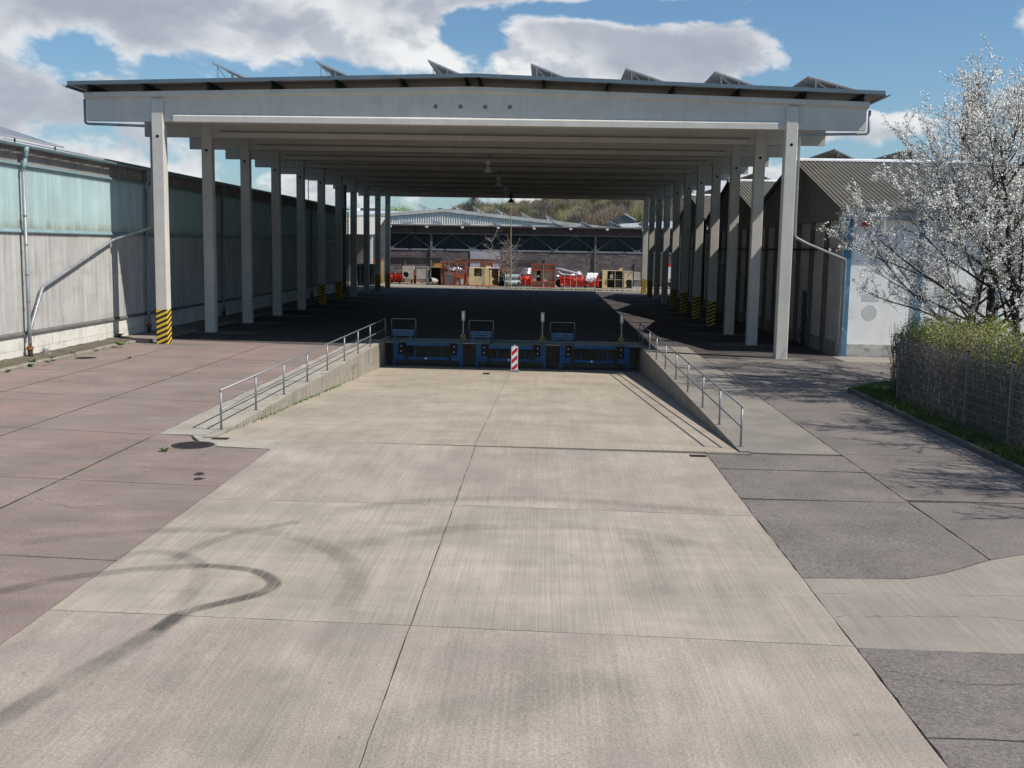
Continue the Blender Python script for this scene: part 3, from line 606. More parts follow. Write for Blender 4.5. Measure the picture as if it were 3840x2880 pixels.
# hanging lamps
for k, (u, v, lab) in enumerate(((1829.6,647,'grey bell lamp hanging under the canopy above the dock end of the floor'), (1869.8,699,'grey bell lamp hanging under the canopy, second from the dock'), (1896,733,'dim bell lamp hanging under the canopy, third from the dock'), (1916,759,'bell lamp painted black as a silhouette against the sky beneath the rearmost canopy beams'))):
    p = ZP(u, v, 7.95)
    t_ = thing('pendant_lamp', lab, 'lamp', p, 'bell lamps hung in a line under the canopy')
    m = MB(); m.lathe([(.25,0),(.25,.025),(.18,.14),(.09,.29),(.05,.36)], p, 20); m.build('lamp_shade', M['lampgrey'] if k < 3 else M['black'], t_, smooth=False)  # rearmost lamp coloured black for its backlit silhouette
    m = MB(); m.lathe([(.04,.36),(.04,.42),(.17,.42),(.17,.62),(.14,.68)], p, 12); m.build('ballast_box', M['lampgrey'] if k < 3 else M['black'], t_)
    m = MB(); m.tube([(p.x+.06,p.y,p.z+.68),(p.x+.12,p.y,p.z+1.2),(p.x+.38,p.y,rooft(p.x)-.05)], .022, 6); m.build('cable', M['black'], t_)
# solar rows on the canopy roof: tilted towards the sheds
def pv_row(name, label, hi, lo, y0, n, group, pitch=1.02, depth=None, zbase=None):
    """hi/lo: (x,z) of the upper and lower long edge"""
    t_ = thing(name, label, 'solar panels', (lo[0], y0, lo[1]-.05), group)
    hx_, hz_ = hi; lx, lz = lo; d = Vector((lx-hx_, 0, lz-hz_)); nrm = Vector((-d.z, 0, d.x)).normalized()
    if nrm.z < 0: nrm = -nrm
    mk = MB()
    def plate(mb, y_a, y_b, off0, off1, ins=0):
        dd = d.normalized()*ins; a = Vector((hx_,0,hz_))+dd; b = Vector((lx,0,lz))-dd
        vs = [(a+nrm*off0), (b+nrm*off0), (b+nrm*off1), (a+nrm*off1)]
        mb.add([(p.x, y_a, p.z) for p in vs]+[(p.x, y_b, p.z) for p in vs], [(0,1,2,3),(7,6,5,4),(0,4,5,1),(1,5,6,2),(2,6,7,3),(3,7,4,0)])
    plate(mk, y0, y0+pitch-.02, -.04, 0.0); fr = mk.mesh('panel', M['pvframe'], WLOC[t_.name])
    mg = MB(); plate(mg, y0+.03, y0+pitch-.05, .0, .004, .03); gl = mg.mesh('cell_sheet', M['pv'], WLOC[t_.name])
    mb_ = MB(); plate(mb_, y0+.03, y0+pitch-.05, -.044, -.04, .03); bk = mb_.mesh('back_sheet', M['pvback'], WLOC[t_.name])
    for k in range(n):
        p = link('panel', fr, t_, (0, k*pitch, 0)); link('cell_sheet', gl, p); link('back_sheet', bk, p)
    zr_ = zbase
    for k in range(0, n+1, 2):
        y = y0+.12+k*pitch; m = MB(); a = Vector((hx_,y,hz_))+d*.14-nrm*.05; b = Vector((lx,y,lz))-d*.10-nrm*.05
        m.tube([(a.x,y,a.z),(a.x+.02,y,zr_(a.x))], .022, 5); m.tube([(a.x,y,a.z-.05),(a.x+d.x*.35,y,zr_(a.x+d.x*.35))], .016, 5); m.tube([(b.x,y,b.z+.02),(b.x,y,zr_(b.x))], .02, 5)
        q = Vector((hx_,y,hz_))+d*.5-nrm*.05; m.tube([(q.x,y,q.z),(q.x,y,zr_(q.x))], .018, 5); m.bar((hx_,y,hz_-.06), (lx,y,lz-.06), .03, .03)
        m.build('support_frame', M['pvframe'], t_)
    return t_
ordn = ['next to the warehouse side', 'second from the warehouse side', 'third from the warehouse side', 'middle one over the roof ridge', 'third from the shed side', 'second from the shed side', 'next to the shed side']
for k, (a, b) in enumerate((((457,133),(527,165)), ((680,130),(755,163)), ((924,128),(997,160)), ((1147,136),(1225,167)), ((1352,146),(1440,175)), ((1545,153),(1638,184)), ((1747,163),(1862,193)))):
    y0 = 43.6; h = YP(*D(*a), y0); l = YP(*D(*b), y0)
    pv_row('solar_panel_row', 'tilted solar panel row on the canopy roof, '+ordn[k], (h.x, h.z), (l.x+.25, max(l.z-.1, rooft(l.x)+.04)), y0, 22, 'solar panel rows on the canopy roof', zbase=lambda x: rooft(x))

# ================================================================== DOCK
YD = 46.4; ZT = -.062
def leveller(label, x0, x1, lowered):
    t_ = thing('dock_leveller', label, 'dock leveller', ((x0+x1)/2, YD, pitz(YD)-.02), 'blue dock levellers in the pit'); zf = pitz(YD)-.03
    z = ZT-(.07 if lowered else 0)
    m = MB(); m.box(x0+.56, x1-.56, YD+.06, PY1-.02, z-.02, z); pl = m.build('platform', M['deck'], t_)
    m = MB(); m.box(x0+.56, x1-.56, YD+.07, YD+.12, z-.16, z-.022); m.build('lip_beam', M['blue'], pl)
    m = MB(); m.box(x0+.62, x1-.62, YD+.16, YD+.24, -.84, -.72); m.build('lower_beam', M['blue'], t_)
    m = MB(); m.lathe([(.05,0),(.05,.01)], ((x0+x1)/2-.1, YD+.15, -.78), 10, 'y'); m.build('maker_plate', M['bolt'], t_)
    for s_, e in ((1, x0), (-1, x1)):
        a = lambda d: e+s_*d
        xs = sorted((a(0), a(.11))); m = MB(); m.box(xs[0], xs[1], YD, YD+.14, zf, ZT-.025); m.build('leg', M['blue'], t_)
        xs = sorted((a(.11), a(.48))); m = MB(); m.box(xs[0], xs[1], YD+.004, YD+.10, -.85, -.585); m.build('bracket', M['blue'], t_)
        xs = sorted((a(.11), a(.25))); m = MB(); m.box(xs[0], xs[1], YD+.004, YD+.10, -.583, ZT-.025); m.build('bracket', M['blue'], t_)
        xs = sorted((a(.255), a(.47))); m = MB(); m.prism(octa(xs[0], xs[1], YD-.11, YD+.09, .025), 'z', -.58, -.135); bu = m.build('bumper', M['black'], t_)
        for zz in (-.23, -.46): m = MB(); m.lathe([(.024,0),(.024,.012)], ((xs[0]+xs[1])/2, YD-.122, zz), 8, 'y'); m.build('bolt', M['bolt'], bu)
        xs = sorted((a(0), a(.555))); m = MB(); m.box(xs[0], xs[1], YD-.02, PY1-.02, ZT-.022, ZT); m.build('side_plate', M['deck'], t_)
        xr = a(.92); m = MB(); m.box(xr-.035, xr+.035, YD+.18, YD+.24, -.70, -.47); m.tube([(xr, YD+.21, -.47), (xr, YD+.21, -.17)], .028, 8); m.build('hydraulic_ram', M['blue'], t_)
        xh = a(.75); m = MB(); m.tube([(xh,YD+.2,-.2),(xh+s_*.03,YD+.18,-.45),(xh+s_*.16,YD+.16,-.62),(xh+s_*.4,YD+.16,-.69)], .012, 5); m.build('hose', M['black'], t_)
    return t_
leveller('blue dock leveller beside the pale ramp wall', -6.6, -3.58, False)
leveller('middle blue dock leveller with its platform lowered, behind the striped beacon', -3.0, .03, True)
leveller('blue dock leveller beside the shaded ramp wall', .62, 3.61, False)
for (x0, x1, lab) in ((-6.98, -6.61, 'steel bridge plate between the pale ramp wall and a leveller'), (-3.575, -3.005, 'steel bridge plate between the first and middle levellers'), (.035, .615, 'steel bridge plate between the middle leveller and the shaded side'), (3.615, 4.08, 'steel bridge plate at the shaded ramp wall')):
    t_ = thing('bridge_plate', lab, 'steel plate', ((x0+x1)/2, YD, ZT), 'bridge plates of the dock')
    m = MB(); m.box(x0, x1, YD-.04, PY1-.02, ZT-.02, ZT+.004); pl = m.build('plate', M['deck'], t_)
    m = MB(); m.box(x0, x1, YD-.052, YD-.041, ZT-.03, ZT+.002); m.build('edge_angle', M['galv'], t_)
# guard hoops with blue slatted rails, control posts
for x0, lab in ((-6.88, 'galvanised hoop with blue slatted guard beside the pale ramp wall'), (-3.42, 'galvanised hoop with blue slatted guard behind the first control post'), (.20, 'galvanised hoop with blue slatted guard behind the middle control post')):
    t_ = thing('guard_hoop', lab, 'guard rail', (x0+.55, 47.6, gz(x0)), 'guard hoops on the dock'); z = gz(x0); w = 1.08
    m = MB(); m.tube([(x0,47.9,z),(x0,47.9,z+.86),(x0+.02,47.9,z+.88),(x0+w-.02,47.9,z+.88),(x0+w,47.9,z+.86),(x0+w,47.9,z)], .02, 8); m.build('hoop', M['galv'], t_, smooth=True)
    for k, zz in enumerate((.14, .24, .34)):
        m = MB(); m.box(x0+.05, x0+w-.05, 47.74, 47.78, z+zz, z+zz+.075); m.build('slat', M['bluegrey'], t_)
    for xx in (x0+.2, x0+w-.22): m = MB(); m.box(xx-.025, xx+.025, 47.66, 47.735, z-.02, z+.40); m.build('post', M['bluegrey'], t_)
for u, lab in ((1737, 'lamp post on a striped box beside the first leveller'), (2033.5, 'lamp post on a striped box beside the middle leveller'), (2330, 'lamp post on a striped box next to the sunlit floor patch')):
    p = YP(u, 1262, 47.0); x = p.x; z = ZT
    t_ = thing('control_post', lab, 'post', (x, 47.0, z), 'control posts on the dock edge')
    m = MB(); m.box(x-.11, x+.11, 46.9, 47.1, z, z+.33); m.build('base_box', M['hazard2'], t_)
    m = MB(); m.tube([(x,47,z+.33),(x,47,z+.95)], .035, 10); m.build('pole', M['zinc'], t_)
    m = MB(); m.prism(octa(x-.085, x+.085, 46.93, 47.07, .03), 'z', z+.93, z+1.36); hd = m.build('lamp_head', M['zinc'], t_)
    m = MB(); m.box(x-.045, x+.045, 46.915, 46.929, z+.99, z+1.29); m.build('lens', M['lampgrey'], hd)
# striped beacon
bx, by = -1.27, 44.5; bz = pitz(by)+.01
t_ = thing('traffic_beacon', 'red and white diagonally striped beacon in a grey foot before the middle leveller', 'beacon', (bx, by, bz))
def rrect(x0, x1, z0, z1, r, k=4):
    out = []
    for cx_, cz_, a0 in ((x1-r, z0+r, -90), (x1-r, z1-r, 0), (x0+r, z1-r, 90), (x0+r, z0+r, 180)):
        for i in range(k+1): a = R_(a0+90*i/k); out.append((cx_+math.cos(a)*r, cz_+math.sin(a)*r))
    return out
m = MB(); m.prism(rrect(bx-.14, bx+.14, bz+.07, bz+1.07, .05), 'y', by-.02, by+.02); bd = m.build('board', M['white'], t_)
m = MB(); m.prism(rrect(bx-.117, bx+.117, bz+.095, bz+1.045, .035), 'y', by-.024, by-.0205); m.build('striped_face', M['redwhite'], bd)
m = MB(); m.box(bx-.02, bx+.02, by-.02, by+.02, bz+1.07, bz+1.13); m.build('top_stub', M['white'], bd)
m = MB(); m.prism([(bx-.19,bz-.01),(bx+.19,bz-.01),(bx+.17,bz+.09),(bx-.17,bz+.09)], 'y', by-.14, by+.20); ft = m.build('foot', M['greyPVC'], t_)
# a piece of timber and small litter on the ramp
p = (-2.35, 42.9); m = MB(); m.bar((p[0]-.12,p[1],pitz(p[1])+.03), (p[0]+.12,p[1]+.04,pitz(p[1])+.03), .16, .06); tag(m.build('wood_block', surf('dark_wood', (.05,.035,.025), .8)), 'small dark wood block lying on the ramp near the beacon', 'wood block')
# handrails
def railing(name, label, x, pts, top, mid, tail):
    z = gz(x)+.02; t_ = thing(name, label, 'railing', (x, pts[0], z))
    for y in pts:
        m = MB(); m.tube([(x,y,z),(x,y,z+top)], .024, 8); po = m.build('post', M['galv'], t_, smooth=True)
        m = MB(); m.box(x-.06, x+.06, y-.06, y+.06, z-.002, z+.008); m.build('foot_plate', M['galv'], po)
        for zc, h0, h1, rr in ((mid,-.03,.03,.034), (top,-.04,.0,.03)): m = MB(); m.lathe([(rr,h0),(rr,h1)], (x, y, z+zc), 8, 'z'); m.build('clamp', M['galv'], po)
    m = MB(); m.tube([(x,pts[0]-.02,z+top),(x,pts[-1],z+top)]+[(x+a, b, z+top) for a, b in tail], .0215, 8); m.build('top_rail', M['galv'], t_, smooth=True)
    rn = random.Random(5); m = MB(); m.tube([(x,pts[0]-.02,z+mid)]+[(x+.0,y,z+mid+rn.uniform(-.012,.012)) for y in pts[1:-1]]+[(x,pts[-1],z+mid)], .0215, 8); m.build('mid_rail', M['galv'], t_, smooth=True)
pc = lambda a, b: (760+a/3.16, 1300+b/3.16)
yl = [GP(*pc(a, b)).y for a, b in ((216,990),(608,760),(925,575),(1190,420),(1415,288),(1608,175),(1777,85))]
while yl[-1]+3.0 < 46.2: yl.append(yl[-1]+(yl[-1]-yl[0])/(len(yl)-1)*.97)
yl.append(47.55)
railing('ramp_railing', 'galvanised two-bar railing along the sunlit pale ramp wall', -7.11, yl, .87, .43, [])
pd = lambda a, b: (2350+a/2.765, 1150+b/2.765)
yr = [GP(*pd(a, b)).y for a, b in ((1130,1460),(935,1232),(768,1053),(637,895),(524,768),(427,655),(345,560),(275,485),(208,412))]+[48.4]
railing('ramp_railing', 'galvanised two-bar railing on the shaded ramp wall towards the sheds', 4.21, yr, .87, .43, [])
# manholes, gullies, broken spots, weeds
for p, r, lab, nm in ((GP(723,1671), .43, 'round cast iron manhole cover beside the corner of the ramp', 'manhole_cover'), (GP(320,1343), .36, 'round rusty manhole cover near the warehouse kerb', 'manhole_cover')):
    t_ = thing(nm, lab, 'manhole cover', (p.x, p.y, gz(p.x)))
    m = MB(); m.lathe([(r+.05,.0),(r+.05,.006),(r,.007)], (p.x,p.y,gz(p.x)+.001), 28); m.build('frame', M['kerb'], t_)
    m = MB(); m.lathe([(r,.003),(r,.010),(r-.03,.0115)], (p.x,p.y,gz(p.x)+.001), 28); cv = m.build('cover', M['iron'], t_)
    m = MB()
    for i in range(-5, 6):
        for j in range(-5, 6):
            if i*i+j*j < 24: m.box(p.x+i*.07-.02, p.x+i*.07+.02, p.y+j*.07-.02, p.y+j*.07+.02, gz(p.x)+.012, gz(p.x)+.018)
    m.build('tread_knobs', M['iron'], cv)
for u, v, lab in ((826.5,1645,'small drain gully at the tip of the pale ramp wall'), (2617,1710,'small drain gully at the tip of the shaded ramp wall')):
    p = GP(u, v); t_ = thing('drain_gully', lab, 'drain', (p.x, p.y, gz(p.x)))
    m = MB(); m.box(p.x-.17, p.x+.17, p.y-.11, p.y+.11, gz(p.x)-.02, gz(p.x)+.006); fr = m.build('frame', M['iron'], t_)
    for k in range(7): m = MB(); m.box(p.x-.14+k*.043, p.x-.12+k*.043, p.y-.08, p.y+.08, gz(p.x)+.007, gz(p.x)+.014); m.build('bar', M['rustpipe'], t_)
rn = random.Random(12)
c3 = lambda a, b: (a/2.765, 1250+b/2.765)
for (a, b), r in (((2060,1460),.10), ((2065,1508),.09), ((1515,1418),.09), ((1445,1455),.08), ((1200,1385),.08), ((1075,1432),.06), ((2140,1388),.08), ((1420,1235),.10), ((2100,1255),.07)):
    p = GP(*c3(a, b)); m = MB(); k = 14
    m.v = [(p.x+math.cos(6.283*i/k)*r*rn.uniform(.6,1.4), p.y+math.sin(6.283*i/k)*r*1.3*rn.uniform(.6,1.4), gz(p.x)+.004) for i in range(k)]; m.f = [tuple(range(k))]
    m.build('pothole', M['iron'] if b > 1440 and a > 1900 else M['strip2'], yard)
def weed(p, label, h=.16, n=26, seed=1, mat=None):
    rn = random.Random(seed); m = MB()
    for i in range(n):
        a = rn.uniform(0, 6.283); L = h*rn.uniform(.5, 1.3); w = L*.22; d = Vector((math.cos(a), math.sin(a), 0)); q = Vector((-d.y, d.x, 0)); o = Vector(p)+d*rn.uniform(0, h*.3)
        m.add([o, o+d*L*.5+q*w+Vector((0,0,L*.55)), o+d*L+Vector((0,0,L*rn.uniform(.3,.9))), o+d*L*.5-q*w+Vector((0,0,L*.5))], [(0,1,2,3)])
    m.v = [tuple(v) for v in m.v]; return tag(m.build('weed', mat or M['weed']), label, 'weed', 'weeds in the yard')
c2 = lambda a, b: (a/3.687, 1050+b/3.687)
for i, (q, h, lab) in enumerate(((c3(1710,1225),.15,'leafy weed beside the manhole at the ramp corner'), (c2(445,1130),.22,'green weed tuft on the dirt strip near the cast iron pipe foot'), (c2(420,1200),.2,'green weed at the kerb below the cast iron pipe foot'), (c2(660,1135),.16,'weed patch in the kerb joint near the small roof vent'), (c2(740,1115),.16,'small weed in the kerb between the vent and the manhole'), (c2(725,1070),.16,'pale weed on the dirt strip beside the small roof vent'), (c2(1010,1005),.16,'weed tuft on the dirt strip above the round manhole'), (c2(1665,900),.32,'bushy weed where the kerb meets the concrete step'), (c2(1600,800),.42,'tall pale weed against the plinth by the column shadow'), (c2(1320,985),.18,'low weed in the kerb past the round manhole'), (c2(1795,1085),.14,'weed with a yellow flower in the slab joint'), (c2(90,1275),.2,'dry weed tuft on the kerb by the wall start'))):
    p = GP(*q); hh = 0
    if p.x < -16.58: p = GP(*q, .11); hh = .09
    weed((p.x, p.y, gz(p.x)+hh), lab, h*.62, 26, i+3, M['weed'])
# moss and weeds along the foot of the pale ramp wall
rn = random.Random(77); m = MB()
for i in range(700):
    y = rn.choice((rn.gauss(28,1.6), rn.gauss(31,1.2), rn.gauss(35,.9), rn.uniform(24,40))); x = PX0+abs(rn.gauss(0,.05)); z = pitz(y); L = rn.uniform(.02,.085); a = rn.uniform(0,6.283)
    d = Vector((math.cos(a),math.sin(a),0)); o = Vector((x+.01,y,z)); q = Vector((-d.y,d.x,0))*L*.3
    m.add([o-q, o+q, o+d*L+Vector((0,0,L))], [(0,1,2)])
tag(m.build('moss', M['weed'], kind='stuff'), 'moss and tiny weeds along the foot of the ramp wall', 'weeds')

# ================================================================== WAREHOUSE on the left
WX = -17.6; WY0, WY1 = 17.0, 94.0
wh = thing('warehouse', 'long warehouse with turquoise corrugated band above grey ribbed cladding and block plinth', 'warehouse', (WX, 37, 0))
m = MB(); m.box(WX-30, WX-.10, WY0, WY1, -.3, 6.95); m.build('wall_core', M['flash'], wh)
def blockrow(z0, z1, L, off):
    mm = MB(); mm.box(WX-.12, WX, 0, L-.012, z0, z1-.01); me = mm.mesh('plinth_block', M['block'], (WX, 0, 0)); k = 0; y = WY0+off
    while y < WY1-L: link('plinth_block', me, wh, (0, y-37, 0)); y += L
blockrow(-.05, .392, 1.65, .3); blockrow(.392, .895, 1.65, 0)
m = MB(); m.box(WX-.1, WX-.012, WY0, WY1, -.1, .88); m.build('mortar', M['wallr'], wh)
m = MB(); m.prism([(WX-.1,.871),(WX+.072,.871),(WX+.08,.876),(WX+.076,.935),(WX,1.005),(WX-.1,1.005)], 'y', WY0, WY1); m.build('base_flashing', M['flash'], wh)
def corr_wall(name, mat, x, z0, z1, width, pitch, amp, seg, prof='sin', rows=1):
    mm = MB(); n = int(round(width/pitch*seg)); vs = []
    for i in range(n+1):
        y = i*width/n; ph = 2*math.pi*y/pitch; s_ = math.sin(ph)
        dx = amp*(s_ if prof == 'sin' else max(-1, min(1, s_*2.2)))
        if i == n: dx = amp*.2
        vs += [(x+dx, y, z0), (x+dx, y, z1)]
    mm.v = vs; mm.f = [(2*i, 2*i+2, 2*i+3, 2*i+1) for i in range(n)]
    return mm.mesh(name, mat, (WX, 0, 0))
me = corr_wall('cladding_sheet', M['fibre'], WX+.02, .99, 4.31, 1.055, .117, .012, 6, 'trap'); rn = random.Random(2); y = WY0
while y < WY1-1.1: link('cladding_sheet', me, wh, (rn.uniform(-.008,.012), y-37, 0)); y += 1.055
me = corr_wall('turquoise_sheet', M['turq'], WX+.03, 4.425, 6.515, 1.061, .1326, .03, 8); y = WY0
while y < WY1-1.1: link('turquoise_sheet', me, wh, (rn.uniform(-.003,.004), y-37, 0)); y += 1.061
m = MB(); m.prism([(WX-.1,4.29),(WX+.10,4.29),(WX+.11,4.32),(WX+.06,4.425),(WX-.1,4.425)], 'y', WY0, WY1); m.build('middle_ledge', M['turqsteel'], wh)
m = MB(); m.prism([(WX-.1,6.495),(WX+.15,6.495),(WX+.155,6.558),(WX+.08,6.582),(WX-.1,6.582)], 'y', WY0, WY1); m.build('upper_ledge', M['turqsteel'], wh)
me = corr_wall('fascia_sheet', M['fascia'], WX+.05, 6.59, 7.11, 1.2, .15, .018, 6); y = WY0
while y < WY1-1.2: link('fascia_sheet', me, wh, (0, y-37, 0)); y += 1.2
def wroof(x): return 7.167+(WX+.25-x)*.178
m = MB(); n = 6
for i in range(int((WY1-WY0)/.18*4)+1):
    yy = WY0+i*.045; dz = .022*math.sin(2*math.pi*yy/.18)
    m.v += [(WX+.25, yy, 7.167+dz), (WX-14, yy, wroof(WX-14)+dz)]
    if i: k = 2*i; m.f.append((k-2, k, k+1, k-1))
m.build('roof', M['roofsheet'], wh, smooth=True)
m = MB(); x = WX+.33; n = 8; vs = []
for yy in (WY0, WY1):
    for k in range(n+1): a = math.pi*(1+k/n); vs.append((x+math.cos(a)*.085, yy, 7.14+math.sin(a)*.085))
m.add(vs, [(k, k+1, n+1+k+1, n+1+k) for k in range(n)]); m.tube([(x+.085,WY0,7.145),(x+.085,WY1,7.145)], .010, 6); gt = m.build('gutter', M['turqsteel'], wh, smooth=False)
m = MB(); m.tube([(x+math.cos(math.pi*(1+q/6))*.092, .015, 7.14+math.sin(math.pi*(1+q/6))*.092) for q in range(7)], .009, 4); bm_ = m.mesh('gutter_bracket', M['zinc'], (WX, 0, 0))
for k in range(86): link('gutter_bracket', bm_, gt, (0, WY0+.3+k*.89-37, 0))
for yy in (24.7, 35.72, 46.7, 57.7, 68.7, 79.7, 90.7):
    xd = WX+.22
    m = MB(); m.lathe([(.05,-.42),(.055,-.28),(.11,-.12),(.12,.0)], (x, yy, 7.09), 8); m.tube([(x,yy,6.72),(xd+.02,yy,6.5),(xd,yy,6.33)], .062, 10); m.build('hopper', M['turqsteel'], wh, smooth=True)
    pipe([(xd,yy,6.38),(xd,yy,1.3),(xd,yy,.40)], .062, M['zinc'], wh, 'downpipe', clips=[((xd,yy,z),(0,0,1)) for z in (6.33,4.85,3.9,2.9,2.0,1.2,.65)])
    m = MB(); m.tube([(xd,yy,.05),(xd,yy,.40)], .085, 12); m.build('pipe_foot', M['rustpipe'], wh, smooth=True)
    m = MB(); m.tube([(xd,yy,.38),(xd,yy,.48)], .115, 12); m.build('pipe_socket', M['rust'], wh)
pipe([(-15.66,42.83,4.66),(-16.2,43.2,4.52),(-17.42,43.1,4.10),(-17.42,36.87,2.43),(-17.40,35.88,1.13),(-17.38,35.77,.9)], .058, M['zinc'], can, 'slanting_pipe', clips=[((-17.42,43.1+(36.87-43.1)*t_,4.10-1.67*t_),(0,-6.23,-1.67)) for t_ in (.03,.25,.48,.63,.83)]+[((-17.41,36.34,1.75),(0,-1,-1.3))])
# solar array lying on the warehouse roof
wt = [('near the gutter, first array from the road end', 24.3, 16), ('near the gutter, long array beside the canopy', 41.5, 44)]
for lab, ya, n in wt:
    t_ = thing('solar_array', 'flat solar array on the warehouse roof '+lab, 'solar panels', (-18.45, ya, 7.45), 'solar arrays on the warehouse roof')
    dz = .07; tl = .13 if n == 16 else .012; X_ = -18.13 if n == 16 else -17.7; off_ = .14 if n == 16 else 0
    def P3(xx, yy, o): xx += .82+(X_+18.13); return (xx, yy, wroof(xx)+dz+off_+(X_-xx)*tl+o)
    mm = MB(); mm.add([P3(-18.95,0,-.035),P3(-20.55,0,-.035),P3(-20.55,.99,-.035),P3(-18.95,.99,-.035),P3(-18.95,0,0),P3(-20.55,0,0),P3(-20.55,.99,0),P3(-18.95,.99,0)], [(0,1,2,3),(7,6,5,4),(0,4,5,1),(1,5,6,2),(2,6,7,3),(3,7,4,0)])
    fr = mm.mesh('panel', M['pvframe'], (-18.45, 0, 7.45)); mm = MB(); mm.add([P3(-18.98,.03,.004),P3(-20.52,.03,.004),P3(-20.52,.96,.004),P3(-18.98,.96,.004)], [(0,1,2,3)]); cs = mm.mesh('cell_sheet', M['pv'], (-18.45, 0, 7.45))
    for r in range(2):
        for k in range(n):
            p = link('panel', fr, t_, (-1.62*r, k*1.01, 1.62*(.178+tl)*r)); link('cell_sheet', cs, p)
    m = MB(); m.bar((X_+.02, ya, wroof(X_)+dz+off_-.02), (X_+.02, ya+n*1.01, wroof(X_)+dz+off_-.02), .05, .07); m.build('edge_rail', M['pvframe'], t_)
    for k in range(0, n, 3): m = MB(); m.box(X_-.06, X_-.02, ya+.4+k*1.01, ya+.44+k*1.01, wroof(X_)-.02, wroof(X_)+dz+off_-.05); m.build('roof_hook', M['darksteel'], t_)
# steel flue at the far end of the warehouse, slim lamp mast behind
fx_, fyy = XP(1292, 1080, WX+.55).x, XP(1292, 1080, WX+.55).y
t_ = thing('flue_stack', 'tall steel flue standing against the far end of the warehouse', 'flue', (fx_, fyy, 0))
m = MB(); m.tube([(fx_,fyy,-.05),(fx_,fyy,9.2)], .19, 14); m.build('flue_pipe', M['zinc'], t_, smooth=True)
for z in (2, 4, 6, 8): m = MB(); m.tube([(fx_,fyy,z-.03),(fx_,fyy,z+.03)], .215, 14); m.build('flue_band', M['galv'], t_)
m = MB(); m.tube([(fx_+.3,fyy,0),(fx_+.3,fyy,6.8)], .06, 8); m.build('vent_pipe', M['zinc'], t_, smooth=True)
p = XP(1157, 755, WX-8); t_ = thing('lamp_mast', 'slim lamp mast rising behind the warehouse roof', 'lamp mast', (p.x, p.y, 0))
top = YP(1157, 676, p.y); m = MB(); m.tube([(p.x,p.y,0),(p.x,p.y,top.z)], .07, 8); m.build('mast', M['zinc'], t_); m = MB(); m.bar((p.x-.05,p.y,top.z), (p.x+1.4,p.y,top.z-.02), .16, .09); m.build('lamp_arm', M['zinc'], t_)
# small roof vent cap standing on the dirt strip
p = GP(*c2(625,1020), .11); t_ = thing('vent_cowl', 'small grey metal cap on a white saucer on the dirt strip', 'pipe cap', (p.x, p.y, gz(p.x)+.1)); z = gz(p.x)+.09
m = MB(); m.lathe([(.05,0),(.17,.03),(.17,.045)], (p.x,p.y,z), 16); m.build('saucer', M['white'], t_); m = MB(); m.lathe([(.09,.045),(.09,.17),(.075,.19),(.075,.21)], (p.x,p.y,z), 14); m.build('cap', M['zinc'], t_)

